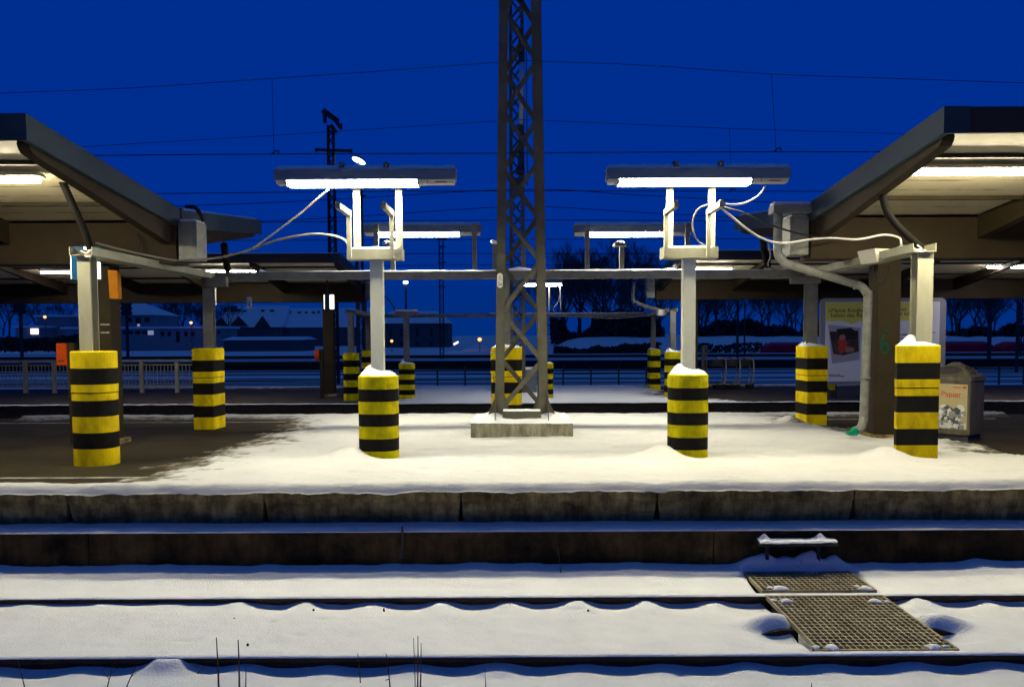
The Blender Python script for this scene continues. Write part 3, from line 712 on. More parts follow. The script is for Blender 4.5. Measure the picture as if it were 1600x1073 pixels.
# clamp plates beneath the beam at the back corner posts
p = at(1262, 440, 15.2); b = MB(); b.box(p.x - 0.30, p.x + 0.22, 15.16, 15.27, 2.44, 2.55)
tag(b.build('junction_box', 'galv_dull', base=(p.x, 15.2, 2.44), bevel=0.01), 'small grey junction box on the corner of the gantry beam at right', 'junction box')
p = at(337, 440, 15.2); b = MB(); b.box(p.x - 0.14, p.x + 0.20, 15.14, 15.27, 2.43, 2.60); b.box(p.x + 0.02, p.x + 0.16, 15.128, 15.1395, 2.46, 2.53)
tag(b.build('junction_box', 'galv_dull', base=(p.x, 15.2, 2.44), bevel=0.01), 'small grey junction box on the corner of the gantry beam at left', 'junction box')

# ------------------------------------------------------------------ lattice masts
def lattice_mast(label, x, y, z0, z1, wb, wt, leg, pitch, m='tower_steel', legs_mat=None, group=None, brace=0.05, phase=0.0, name='lattice_mast', both=True):
    t = thing(name, label, 'mast', (x, y, z0), group)
    def c(sx, sy, z):
        wv = wb + (wt - wb) * (z - z0) / (z1 - z0); return Vector((x + sx * wv / 2, y + sy * wv / 2, z))
    for sx in (-1, 1):
        for sy in (-1, 1):
            mb = MB(); a, b = c(sx, sy, z0), c(sx, sy, z1)
            th = leg * 0.11
            # angle section: one flange in the x face, one in the y face
            mb.bar(a - Vector((sx * leg / 2, 0, 0)), b - Vector((sx * leg / 2, 0, 0)), leg, th, up=(0, 1, 0))
            mb.bar(a - Vector((0, sy * (leg / 2 + th / 2), 0)), b - Vector((0, sy * (leg / 2 + th / 2), 0)), th, leg, up=(0, 1, 0))
            mb.build('leg', m, t, base=a)
    for face in range(4):
        mb = MB(); k = 0; z = z0 + phase
        flip = face in (1, 2)
        while z + pitch < z1:
            lo, hi = z, z + pitch
            s1 = -1 if (k % 2 == 0) != flip else 1
            if face == 0: a, b = c(s1, -1, lo), c(-s1, -1, hi); a.y += leg * 0.12; b.y += leg * 0.12; a.x -= s1 * leg * .6; b.x += s1 * leg * .6; up = (0, 1, 0)
            elif face == 1: a, b = c(s1, 1, lo), c(-s1, 1, hi); a.y -= leg * 0.12; b.y -= leg * 0.12; a.x -= s1 * leg * .6; b.x += s1 * leg * .6; up = (0, 1, 0)
            elif face == 2: a, b = c(-1, s1, lo), c(-1, -s1, hi); a.x += leg * .12; b.x += leg * .12; a.y -= s1 * leg * .6; b.y += s1 * leg * .6; up = (1, 0, 0)
            else: a, b = c(1, s1, lo), c(1, -s1, hi); a.x -= leg * .12; b.x -= leg * .12; a.y -= s1 * leg * .6; b.y += s1 * leg * .6; up = (1, 0, 0)
            mb.bar(a, b, brace, leg * 0.10, up=up)
            d = (b - a).normalized(); inward = Vector((0, 1, 0)) if face == 0 else Vector((0, -1, 0)) if face == 1 else Vector((1, 0, 0)) if face == 2 else Vector((-1, 0, 0))
            if brace > 0.03:
                edge = d.cross(inward).normalized()
                if edge.z < 0: edge = -edge
                off = edge * (brace / 2 - 0.004) + inward * (brace * 0.42)
                mb.bar(a + off, b + off, 0.008, brace * 0.75, up=inward.cross(d))
            z += pitch; k += 1
        mb.build('lattice', m, t, base=(x, y, z0))
    return t
TX, TY = at(814.5, 600, 13.75).x, 13.75
FZ = 0.28
mast = lattice_mast('big lattice mast on a snowy concrete foot in the middle of the platform', TX, TY, FZ, 9.6, 0.80, 0.52, 0.125, 0.745, brace=0.055, phase=0.16)
b = MB(); fw = 0.765
b.loft([[(TX - fw, TY - .62, -.25), (TX + fw, TY - .62, -.25), (TX + fw, TY + .62, -.25), (TX - fw, TY + .62, -.25)], [(TX - fw, TY - .62, FZ - .005), (TX + fw, TY - .62, FZ - .005), (TX + fw, TY + .62, FZ - .005), (TX - fw, TY + .62, FZ - .005)]])
b.build('foundation', 'foundation', mast, base=(TX, TY, 0), bevel=0.012)
xs = np.linspace(TX - fw - 0.002, TX + fw + 0.002, 60); ys = np.linspace(TY - .625, TY + .62, 46); XX, YY = np.meshgrid(xs, ys)
ed = np.minimum(np.minimum(XX - xs[0], xs[-1] - XX), np.minimum(YY - ys[0], ys[-1] - YY))
ZZ = FZ - 0.012 + 0.05 * sstep(0, 0.06, ed) + 0.10 * sstep(0.05, 0.5, ed) + 0.02 * fbm(XX * 3, YY * 3) + 0.006 * fbm(XX * 14, YY * 14) + 0.07 * np.exp(-((np.abs(XX - TX) - 0.42) / 0.16) ** 2 - ((YY - TY + 0.35) / 0.16) ** 2)
s = MB(); s.grid(xs, ys, ZZ); s.build('snow_cap', 'snow_small', mast, base=(TX, TY, FZ), smooth=True, fix=False)
fy = TY - 0.40
for sg in (-1, 1):   # flared foot plates, front and rear
    for yy in (fy - 0.012, TY + 0.402):
        g_ = MB(); x0 = TX + sg * 0.40
        g_.prism([(x0 + sg * 0.002, FZ + .02), (x0 + sg * 0.13, FZ + .02), (x0 + sg * 0.135, FZ + .06), (x0 + sg * .03, FZ + .27), (x0 + sg * .002, FZ + .34)], 'y', yy, yy + 0.012)
        g_.prism([(x0 - sg * 0.126, FZ + .05), (x0 - sg * 0.22, FZ + .05), (x0 - sg * 0.215, FZ + .10), (x0 - sg * .135, FZ + .34), (x0 - sg * .126, FZ + .34)], 'y', yy + 0.014, yy + 0.026)
        g_.build('gusset', 'tower_steel', mast, base=(x0, yy, FZ))
    g_ = MB(); g_.prism([(fy - 0.19, FZ + .02), (fy - .01, FZ + .02), (fy - .01, FZ + .45), (fy - .06, FZ + .34)], 'x', TX + sg * 0.40 - 0.006, TX + sg * 0.40 + 0.006)
    g_.build('gusset', 'tower_steel', mast, base=(TX + sg * .4, fy, FZ))
b = MB(); b.box(TX - .29, TX + .29, fy - 0.10, fy - 0.085, FZ + .03, FZ + .16); b.box(TX - .29, TX + .29, fy - 0.0849, fy + 0.02, FZ + .145, FZ + .158)
ch = b.build('base_channel', 'tower_steel', mast, base=(TX, fy, FZ))
xs = np.linspace(TX - .28, TX + .28, 24); ys = np.linspace(fy - .1, fy + .03, 6); XX, YY = np.meshgrid(xs, ys)
s = MB(); s.grid(xs, ys, FZ + .160 + 0.03 * (1 - ((YY - fy + .035) / .066) ** 2) + .01 * fbm(XX * 9, YY * 9)); s.build('snow_cap', 'snow_small', ch, base=(TX, fy, FZ + .16), smooth=True, fix=False)
pp = at(781.2, 438.3, TY - 0.41); b = MB()
ov = []
for k in range(24):
    a = 2 * math.pi * k / 24; ov.append((pp.x + 0.043 * math.cos(a), pp.z + 0.043 * math.sin(a) + (0.068 if math.sin(a) >= 0 else -0.068)))
b.prism(ov, 'y', TY - 0.415, TY - 0.408)
npl = b.build('number_plate', 'plate_white', mast, base=pp)
text('lettering', '6', 0.075, (pp.x, TY - 0.4165, pp.z + 0.025), 'ink_grey', npl, align='CENTER')
text('lettering', '2e', 0.072, (pp.x, TY - 0.4165, pp.z - 0.075), 'ink_dark', npl, align='CENTER')
b = MB(); b.box(pp.x - .028, pp.x + .028, TY - 0.4165, TY - 0.4155, pp.z + .006, pp.z + .010); b.build('divider', 'ink_grey', npl, base=pp)

# second mast on platform two, behind the first, with its insulator
T2X, T2Y = at(808.5, 500, 29.1).x, 29.1
m2 = lattice_mast('darker slim lattice mast on the second platform, seen through the big mast', T2X, T2Y, P2Z, 13.0, 0.50, 0.46, 0.10, 0.42, brace=0.05)
pt, pbm = at(815, 98, 28.7), at(813.5, 250, 28.7)
b = MB(); b.tube([pt, at(814, 195, 28.7)], 0.075, 10); b.build('insulator', 'grey_white', m2, base=pt, smooth=True)
b = MB(); b.tube([at(814, 195, 28.7), at(812, 262, 28.7)], 0.06, 8); b.tube([at(806, 268, 28.7), at(820, 268, 28.7)], 0.11, 8); b.tube([at(804, 285, 28.7), at(817, 285, 28.7)], 0.14, 8); b.tube([at(815, 60, 28.7), pt], 0.1, 8); b.tube([at(808, 200, 28.7), at(823, 215, 28.7)], 0.05, 6)
b.tube([at(822, 60, 28.7), at(824, 290, 28.7)], 0.018, 5)
b.build('fitting', 'dark_steel', m2, base=pbm)
b = MB(); c0, c1 = at(815.5, 578, 29.0), at(838.5, 614, 29.0)
b.box(c0.x, c1.x, 28.9, 29.4, P2Z, c0.z)
cb = b.build('equipment_cabinet', 'blue_grey', base=((c0.x + c1.x) / 2, 29.1, P2Z), bevel=0.01); tag(cb, 'grey equipment cabinet with snow on its lid behind the big mast foot', 'cabinet')
s = MB(); s.box(c0.x - .02, c1.x + .02, 28.88, 29.42, c0.z + .001, c0.z + .09); s.build('snow_cap', 'snow_small', cb, base=(c0.x, 29.1, c0.z), bevel=0.04)

# ------------------------------------------------------------------ canopies (butterfly roofs)
YN, YV, YFAR = 9.05, 13.2, 17.35
def zt(y): return 3.50 + abs(y - YV) / 4.15 * 0.385
def canopy(label, xi, sg, col_u, group='platform canopies'):
    """xi: the free end; sg: direction in which the canopy runs away"""
    t = thing('platform_canopy', label, 'canopy', (xi, YV, 0), group)
    X = lambda d: xi + sg * d
    LEN = 17.0
    B0 = (xi, YV, 3.4)
    up = [(YN, zt(YN)), (YV, zt(YV)), (YFAR, zt(YFAR))]
    d = MB(); d.prism(up + [(YFAR, zt(YFAR) - .05), (YV, zt(YV) - .05), (YN, zt(YN) - .05)], 'x', X(0.065), X(LEN)); d.build('roof', 'fascia_dark', t, base=B0)
    # snow on the roof, its rim shows over the fascia
    xs = np.linspace(0.0, LEN, 160); ys = np.linspace(YN - .02, YFAR + .02, 60); XX, YY = np.meshgrid(xs, ys)
    zz = 3.505 + np.abs(YY - YV) / 4.15 * 0.385
    edge = np.minimum(np.minimum(XX, YY - ys[0]), ys[-1] - YY)
    ZZ = zz - 0.012 + 0.055 * sstep(0, 0.10, edge) + 0.015 * fbm(XX * 5, YY * 5)
    s = MB(); s.grid([X(v) for v in xs], ys, ZZ); s.build('snow_layer', 'snow_small', t, base=B0, smooth=True)
    # fascias: grey end cap following the V, short grey return, dark run along the platform
    lowf = lambda y: zt(y) - 0.265
    ef = MB(); ef.prism([(YN, zt(YN) + .004), (YV, zt(YV) + .004), (YFAR, zt(YFAR) + .004), (YFAR, lowf(YFAR)), (YV, lowf(YV)), (YN, lowf(YN))], 'x', X(0), X(0.06))
    ef.box(X(0), X(0.26), YN - 0.03, YN - 0.001, lowf(YN), zt(YN) + .004); ef.box(X(0), X(0.26), YFAR + 0.001, YFAR + .03, lowf(YFAR), zt(YFAR) + .004)
    ef.box(X(-0.012), X(0.07), YV - .06, YV + .06, lowf(YV) - .03, zt(YV) + .03)
    ef.build('end_fascia', 'fascia', t, base=B0)
    ff = MB(); ff.box(X(0.262), X(LEN), YN - 0.022, YN + .03, lowf(YN) + .005, zt(YN)); ff.build('fascia', 'fascia_dark', t, base=B0)
    ff = MB(); ff.box(X(0.262), X(LEN), YFAR - .03, YFAR + .022, lowf(YFAR) + .005, zt(YFAR)); ff.build('fascia', 'fascia_dark', t, base=B0)
    so = MB(); sz = lambda y: zt(y) - 0.20
    so.prism([(YN + .035, sz(YN)), (YV - .26, sz(YV - .26)), (YV - .26, sz(YV - .26) + .02), (YN + .035, sz(YN) + .02)], 'x', X(0.065), X(LEN))
    so.prism([(YV + .26, sz(YV + .26)), (YFAR - .035, sz(YFAR)), (YFAR - .035, sz(YFAR) + .02), (YV + .26, sz(YV + .26) + .02)], 'x', X(0.065), X(LEN))
    so.build('soffit', 'soffit', t, base=B0)
    for y in (9.95, 11.85, 14.5, 16.4):
        pu = MB(); pu.box(X(0.066), X(LEN), y - .035, y + .035, sz(y) - .05, sz(y) - .004); pu.build('purlin', 'brown', t, base=(xi, y, sz(y)))
    k = 0
    while 0.02 + 2.35 * k < LEN:
        d0 = 0.075 + 2.35 * k; r = MB()
        for sgn in (-1, 1):
            yy = lambda q: YV + sgn * q   # q = distance from the valley
            tip = 4.0
            zz_ = lambda q: sz(YV + sgn * q) - .003
            poly = [(yy(.251), zz_(.251)), (yy(tip - .02), zz_(tip - .02)), (yy(tip), zz_(tip) - .04), (yy(tip - .02), zz_(tip) - .08), (yy(tip - .07), zz_(tip) - .125), (yy(tip - .16), zz_(tip) - .145), (yy(.251), 2.98)]
            r.prism(poly, 'x', X(d0), X(d0 + .13))
        r.build('rafter', 'brown', t, base=(X(d0), YV, 3.3)); k += 1
    bm2 = MB(); bm2.box(X(0.01), X(LEN), YV - .25, YV + .25, 2.72, sz(YV) - .01)
    bm2.box(X(0.0), X(LEN), YV - .27, YV + .27, 2.70, 2.719); bm2.build('valley_beam', 'brown', t, base=(xi, YV, 2.72))
    for cx in (col_u,):
        c = MB(); c.box(cx - .17, cx + .17, YV - .17, YV + .17, -0.12, 2.70); c.build('column', 'column_brown', t, base=(cx, YV, 0), bevel=0.004)
        c = MB(); c.box(cx - .24, cx + .24, YV - .26, YV + .26, -0.12, 0.11); c.build('plinth', 'edge_concrete', t, base=(cx, YV, 0), bevel=0.01)
    h = MB(); h.prism([(YV - .22, 2.76), (YV + .2, 2.76), (YV + .2, 3.31), (YV - .22, 3.31)], 'x', X(-0.02), X(-0.29))
    ho = h.build('rain_hopper', 'zinc', t, base=(X(-.15), YV, 2.76), bevel=0.006)
    s = MB(); s.box(X(-0.03), X(-.28), YV - .21, YV + .19, 3.311, 3.345); s.build('snow_cap', 'snow_small', ho, base=(X(-.15), YV, 3.32), bevel=0.015)
    return t
cl_x = (at(165, 560, YV).x); cr_x = at(1380, 560, YV).x
XL, XR = -4.88, 4.36
canL = canopy('near left canopy with grey V shaped end over the brown paving', XL, -1, cl_x)
canR = canopy('near right canopy with grey V shaped end, above the steel waste bin', XR, 1, cr_x)
canL.location.z = -0.05; canR.location.z = -0.02
# graffiti on the right column
gf = MB(); gx, gy = cr_x, YV - .1715
def stroke(pts, r=0.02): gf.tube(smooth_path([at(u, v, gy) for u, v in pts]), r, 5)
# flat painted strokes: a looped figure with a small triangle above
sp_ = [(1383, 522), (1379, 530), (1377, 540), (1379, 549), (1384, 551), (1388, 546), (1387, 539), (1382, 537), (1378, 541)]
P_ = smooth_path([at(u, v, gy) for u, v in sp_], 5)
for a, b in zip(P_[:-1], P_[1:]): gf.bar(a, b, 0.003, 0.042, up=(0, 0, 1)) if abs((b - a).normalized().z) < .7 else gf.bar(a, b, 0.042, 0.003, up=(0, 1, 0))
t3 = [at(1380, 519, gy), at(1388, 518, gy), at(1385, 512, gy)]
gf.prism([(p.x, p.z) for p in t3], 'y', gy - .002, gy)
gf.build('graffiti', 'graffiti', canR, base=(gx, gy, 1.5), fix=False)
# stickers on the left column
sk = MB(); sy = YV - .172
for v in (507, 519.5):
    a, b = at(157, v - 1.2, sy), at(171, v + 1.2, sy); sk.box(a.x, b.x, sy - .002, sy, b.z, a.z)
sk.build('sticker', 'sticker', canL, base=(cl_x, sy, 1.7))

# copies for the second platform
def second(src, label, dx):
    c = copy_tree(src); c.location = Vector(src.location) + Vector((dx, DY, 0)); c['label'] = label
    for ch in list(c.children):
        if ch.name.startswith(('graffiti', 'sticker')): bpy.data.objects.remove(ch)
        elif ch.name.startswith(('column', 'plinth')): ch.location.z += P2Z if ch.name.startswith('plinth') else 0
    return c
c2 = second(canL, 'far left canopy on the second platform, dark beam with a row of lamps', 0.18)
c3 = second(canR, 'far right canopy on the second platform, over the billboard', 0.25)
for c in (c2, c3):
    for ch in c.children:
        if ch.name.startswith('column'):
            ch.scale.z = 1.14; ch.location.z = -0.38

# lamps under the canopies
def canopy_lamp(label, x0, x1, y, zb, tube='tube'):
    t = thing('canopy_lamp', label, 'lamp', ((x0 + x1) / 2, y, zb), 'tube lamps under the canopies')
    h = MB(); h.prism([(y - .105, zb + .04), (y + .105, zb + .04), (y + .07, zb + .085), (y - .07, zb + .085)], 'x', x0 - .05, x1 + .05); h.build('housing', 'cream', t, base=(x0, y, zb))
    d = MB(); d.prism([(y - .07, zb - .012), (y + .07, zb - .012), (y + .085, zb + .005), (y + .080, zb + .039), (y - .080, zb + .039), (y - .085, zb + .005)], 'x', x0, x1); d.build('diffuser', 'tube_canopy' if y < 12 else tube, t, base=(x0, y, zb))
    return t
YLm = 10.3
a = at(58, 281, YLm); canopy_lamp('lamp under the near left canopy, cut by the left picture edge', a.x - 1.55, a.x, YLm, a.z - .01)
a = at(1415, 269.5, YLm); canopy_lamp('long bright lamp under the near right canopy', a.x, a.x + 1.9, YLm, a.z - .01, 'tube_warm')
YLf = 25.6
for u0, u1, v, lab in ((317, 410, 425, 'long lamp under the far left canopy, right of the left outer post'), (66, 116, 426, 'short lamp under the far left canopy, left of the blue sign'), (1041, 1142, 422, 'lamp under the far right canopy, behind the right lamp post'), (1545, 1640, 417.5, 'lamp under the far right canopy, at the right picture edge')):
    a, b = at(u0, v, YLf), at(u1, v, YLf); canopy_lamp(lab, a.x, b.x, YLf, a.z - .01, 'tube_cool' if u0 in (66, 1545) else 'tube_far')

# ------------------------------------------------------------------ second platform's posts, lamp, gantry
BIGP = [(-.285, -.24), (.285, -.24), (.285, .2), (-.285, .2)]
def p2post(u, Y, label, hgt=1.40, poly=None, snow=True, ztop=2.27, w_=0.16, ym='yellow_dull'):
    p = at(u, 560, Y); gantry_post(None, label, poly or superellipse(0.48, .46, 3, 24), hgt, ztop, w_, w_, z=P2Z, ymat=ym, seam=False, snow=snow, loc=(p.x, Y), m='galv_dull', group='striped posts on the second platform')
Y2N, Y2B = 26.6, 30.8
p2post(549, Y2N, 'far striped post under the far left canopy, left of the left lamp post', snow=False)
p2post(576, Y2B, 'far striped post mostly hidden behind the left lamp post', snow=False)
p2post(1020.5, Y2B, 'far striped post standing alone on snow left of the right lamp post', poly=[(-.125, -.24), (-.115, -.25), (.22, -.25), (.1, .25), (-.16, .25)])
p2post(1051, Y2N, 'far striped post with snow half hidden behind the right lamp post')
p2post(635.5, Y2N, 'short far striped post with a T shaped top right of the left lamp post', hgt=1.08, ztop=2.17)
p2post(852, Y2N, 'short far striped post peeping out right of the big mast leg', hgt=1.08, ztop=2.17)
g2 = thing('cable_gantry', 'thin far grey beam across the second platform gap', 'beam', (0, Y2B, 2.2))
xa, xb = at(560, 493, Y2B).x, at(1022, 492, Y2B).x
b = MB(); b.box(xa, xb, Y2B - .07, Y2B + .07, 2.19, 2.31); b.build('beam', 'galv_dull', g2, base=(0, Y2B, 2.2))
s = MB(); s.box(xa + 4.6, xb - .3, Y2B - .065, Y2B + .065, 2.311, 2.335); s.build('snow_cap', 'snow_small', g2, base=(0, Y2B, 2.3))
p = at(635, 487, Y2N); b = MB(); b.box(p.x - .33, p.x + .33, Y2N - .12, Y2N + .12, 2.17, 2.29)
tb = tag(b.build('crossbar', 'galv_dull', base=(p.x, Y2N, 2.17)), 'snowy crossbar on top of the short far striped post', 'crossbar')
s = MB(); s.box(p.x - .34, p.x + .34, Y2N - .12, Y2N + .12, 2.291, 2.35); s.build('snow_cap', 'snow_small', tb, base=(p.x, Y2N, 2.29), bevel=.02)
a, b_ = at(812, 446, Y2N), at(879, 446, Y2N)
tube_lamp('small far tube lamp with thin hanging cord right of the big mast', a.x, b_.x, Y2N, a.z, 0.06, 0.97, tube='tube_far', snow=False, group='far tube lamps')
b = MB(); q = at(875, 449, Y2N); b.tube([(q.x, Y2N, a.z + .02), (q.x + .03, Y2N, 2.3)], .025, 6); q2 = at(858, 449, Y2N); b.tube([(q2.x, Y2N + .02, a.z + .02), (q2.x, Y2N + .02, 2.3)], .025, 6); b.tube(smooth_path([at(874, 462, Y2N - .1), at(872, 472, Y2N - .1), at(865, 481, Y2N - .1), at(868, 492, Y2N - .1)]), .012, 5)
tag(b.build('lamp_bracket', 'galv_dull', base=(q.x, Y2N, 2.3)), 'thin uprights and cord holding the small far tube lamp', 'bracket')
# far gantry's right tray with flood box
b = MB(); p = at(1034, 489, 27.5); b.box(p.x - .14, p.x + .12, 27.3, 27.7, p.z - .08, p.z + .1); tag(b.build('junction_box', 'cream', base=p, bevel=.02), 'small pale box on the far cable tray left of the right lamp post', 'junction box')
tag(u_tray((at(1051, 489, Y2N).x, Y2N - .1, 2.27), (at(1021, 493, Y2B).x, Y2B, 2.25), .28, .1).build('cable_tray', 'galv', base=(at(1051, 489, Y2N).x, Y2N, 2.27)), 'far cable tray left of the right lamp post', 'cable tray', 'cable trays')
tag(u_tray((at(549, 489, Y2N).x, Y2N - .1, 2.27), (at(576, 493, Y2B).x, Y2B, 2.25), .28, .1).build('cable_tray', 'galv', base=(at(549, 489, Y2N).x, Y2N, 2.27)), 'far cable tray left of the left lamp post', 'cable tray', 'cable trays')

# ------------------------------------------------------------------ downpipe, flood box, hoses, cables
pts = [at(1216, 330, 12.95), at(1215, 385, 12.95), at(1217, 400, 12.95), at(1226, 410, 12.95), at(1240, 415, 12.96), at(1330, 442, 12.99), at(1346, 448, 13.0), at(1354, 458, 13.0), at(1356, 472, 13.0), at(1350, 640, 13.0), at(1349, 655, 12.98), at(1345, 668, 12.9), at(1336, 673, 12.85)]
b = MB(); b.tube(smooth_path(pts, 5), 0.062, 14)
dp = tag(b.build('downpipe', 'zinc', base=pts[-1], smooth=True), 'bent zinc downpipe running from the right canopy gutter down to the snow', 'downpipe')
for u, v in ((1355, 478), (1352, 590), (1222, 404), (1338, 445)):
    p = at(u, v, 12.97); b = MB(); b.tube([p - Vector((0, 0, .012)), p + Vector((0, 0, .012))], .075, 14) if v > 470 else b.tube([p - Vector((.012, 0, -.006)), p + Vector((.012, 0, -.006))], .072, 14)
    b.build('pipe_clamp', 'zinc', dp, base=p)
b = MB(); p = at(1336, 674, 12.82); b.tube([p + Vector((0, 0, .05)), p - Vector((.04, 0, .03))], .05, 8); b.box(p.x - .12, p.x + .03, 12.76, 12.86, p.z - .05, p.z + .01)
b.build('outlet_cover', 'green', dp, base=p, bevel=.008)
b = MB(); a0, a1 = at(1205, 322, 13.0), at(1252, 334, 13.0); b.box(a0.x, XR - .013, 12.86, 13.14, a1.z, a0.z)
gt_ = tag(b.build('gutter_tray', 'zinc', base=a0, bevel=.006), 'small zinc gutter tray sticking out from the right canopy end', 'gutter')
s = MB(); s.box(a0.x, XR - .02, 12.87, 13.13, a0.z + .001, a0.z + .05); s.build('snow_cap', 'snow_small', gt_, base=a0, bevel=.02)
# flood box on the right tray
x0, y0 = BX['outer_right']
b = MB(); f0 = [at(u, v, 12.0) for u, v in ((1366, 388), (1398, 389), (1402, 401), (1372, 410))]
b.add([*f0, *[p + Vector((-.07, .42, .0)) for p in f0]], [(0, 1, 2, 3), (7, 6, 5, 4), (0, 4, 5, 1), (1, 5, 6, 2), (2, 6, 7, 3), (3, 7, 4, 0)])
fb = tag(b.build('junction_box', 'cream', base=f0[3], bevel=.008), 'beige slanted box on the right cable tray, beside the thick hose', 'junction box')
b = MB(); c_ = at(1400, 396, 11.98); b.box(c_.x - .06, c_.x + .06, 11.93, 11.99, c_.z - .03, c_.z + .03); b.tube([at(1392, 393, 11.97), at(1394, 398, 11.9)], .035, 8); b.build('cable_gland', 'cable_white', fb, base=c_)

def cable(label, pts, r, m, name='cable', group=None, n=8):
    b = MB(); P = smooth_path(pts, 7); b.tube(P, r, n)
    return tag(b.build(name, m, base=P[0], smooth=True), label, 'hose' if name == 'hose' else 'cable', group)
def hose(label, pts, r):
    P = smooth_path(pts, 16); b = MB()
    Q = []
    L = 0; ringP = []
    for i in range(len(P)): ringP.append(P[i])
    # corrugated: alternate radii
    bb = len(b.v); n = 12; prev = None
    for i, p in enumerate(ringP):
        d = (ringP[min(i + 1, len(P) - 1)] - ringP[max(i - 1, 0)]).normalized()
        sx = d.cross(Vector((0, 1, 0))).normalized() if prev is None else (prev - d * prev.dot(d)).normalized(); prev = sx; sy = d.cross(sx)
        rr = r * (1.0 if i % 2 else 0.90)
        for j in range(n): b.v.append(tuple(p + (sx * math.cos(2 * math.pi * j / n) + sy * math.sin(2 * math.pi * j / n)) * rr))
    for i in range(len(P) - 1):
        for j in range(n): a = j + i * n; c = (j + 1) % n + i * n; b.f.append([a, c, c + n, a + n]); b.m.append(0)
    b.f.append(list(range(n))); b.m.append(0); b.f.append([(len(P) - 1) * n + j for j in range(n)]); b.m.append(0)
    return tag(b.build('hose', 'hose', base=P[-1], smooth=True), label, 'hose', 'corrugated hoses')
hose('black corrugated hose hanging from the near left canopy to the left outer post', [at(88, 262, 10.9), at(103, 296, 10.9), at(118, 330, 10.95), at(131, 358, 11.0), at(142, 390, 11.05)], .048)
hose('thick black corrugated hose curving from the near right canopy to the right outer post', [at(1384, 288, 10.9), at(1380, 306, 10.9), at(1386, 330, 10.95), at(1405, 356, 11.0), at(1440, 388, 11.05)], .048)
cable('white cable slanting from the front left lamp down to the left canopy', [at(514, 295, 11.0), at(477, 327, 11.6), at(470, 333, 11.7), at(420, 370, 12.3), at(396, 387, 12.8)], .014, 'cable_white')
cable('grey cable arching from the left lamp post towards the left canopy', [at(549, 388, 11.0), at(535, 373, 11.1), at(508, 366.5, 11.3), at(480, 366.5, 11.5), at(430, 376, 11.9), at(395, 389, 12.3), at(350, 401, 12.7), at(310, 406, 12.9)], .016, 'cable_grey')
cable('thin cable sagging under the left canopy from the left outer post', [at(150, 380, 11.1), at(190, 390, 11.5), at(230, 399, 12.0), at(270, 406, 12.5), at(310, 408, 12.9)], .012, 'cable_grey')
cable('short cable tail looped on the left canopy beam', [at(225, 410, 12.9), at(221, 395, 12.85), at(217, 372, 12.85), at(215, 366, 12.9)], .012, 'cable_dark')
cable('black cable loop bulging over the left rain hopper', [at(291, 323, 13.1), at(304, 324, 13.0), at(312, 333, 12.95), at(318, 346, 12.95)], .03, 'cable_dark')
cable('white cable looping from the front right lamp to its post arm', [at(1196, 291, 11.0), at(1186, 305, 10.9), at(1165, 317, 10.7), at(1145, 320, 10.5), at(1122, 317, 10.35)], .012, 'cable_white')
cable('long white cable swinging from the right lamp post to the beige box', [at(1120, 318, 10.4), at(1140, 336, 10.6), at(1165, 356, 10.8), at(1190, 372, 11.0), at(1222, 380, 11.2), at(1268, 374, 11.4), at(1300, 372, 11.5), at(1340, 374, 11.6), at(1380, 367, 11.8), at(1404, 371, 11.9), at(1408, 380, 11.9), at(1407, 388, 11.95)], .014, 'cable_white')
cable('dark cable slanting from the right lamp post under the right canopy', [at(1122, 322, 10.4), at(1160, 332, 10.8), at(1200, 350, 11.4), at(1240, 363, 12.0), at(1275, 370, 12.4), at(1310, 374, 12.8)], .013, 'cable_dark')
cable('thin grey cable loop beside the right lamp post', [at(1108, 319, 10.6), at(1092, 326, 10.8), at(1083, 342, 10.9), at(1083, 360, 10.95), at(1090, 376, 11.0), at(1102, 384, 11.0)], .010, 'cable_grey')
cable('short pale cable at the right hose end', [at(1400, 388, 11.9), at(1410, 384.5, 11.7), at(1422, 386, 11.4), at(1432, 390, 11.1)], .012, 'cable_white')
cable('dark drooping cable under the right cable tray', [at(1364, 414, 12.2), at(1367, 432, 12.2), at(1375, 444, 12.2), at(1383, 440, 12.2), at(1388, 416, 12.2)], .012, 'cable_dark')
cable('bare cable ends at the left hose mouth', [at(127, 392, 10.98), at(136, 396, 10.95), at(142, 390, 11.0), at(133, 400, 10.95), at(143, 401, 10.95)], .010, 'cable_white')
cable('bare cable ends at the right hose mouth', [at(1433, 383, 11.0), at(1440, 389, 10.97), at(1430, 391, 10.97), at(1440, 393, 10.95), at(1446, 391, 11.0)], .010, 'cable_white')
cable('pale cable climbing from the gantry beam to the right canopy', [at(1201, 382, 13.4), at(1204, 400, 14.5), at(1200, 414, 15.2), at(1215, 422, 15.25), at(1240, 421, 15.25)], .014, 'cable_grey')
hose('black hose dropping behind the right lamp post to the gantry beam', [at(1192, 375, 14.8), at(1195, 395, 15.0), at(1200, 415, 15.3)], .06)
hose('black hose dropping behind the left canopy to the gantry beam', [at(350, 382, 14.8), at(352, 400, 15.0), at(356, 422, 15.3)], .06)
cable('far thin cable running along the far gantry beam', [at(900, 495, 30.5), at(960, 497, 30), at(1000, 494, 29), at(1030, 489, 27.6)], .02, 'cable_grey')
pts = [at(991, 440, 28.4), at(989, 466, 28.4), at(994, 472, 28.4), at(1005, 477, 28.3), at(1045, 489, 28.0)]
b = MB(); b.tube(smooth_path(pts, 4), .06, 8); tag(b.build('downpipe', 'zinc', base=pts[-1], smooth=True), 'far bent downpipe under the far right canopy end', 'downpipe')
cable('dark cable arc right of the far left canopy end', [at(600, 462, 27), at(607, 468, 26.9), at(614, 478, 26.8), at(618, 487, 26.7)], .02, 'cable_dark')

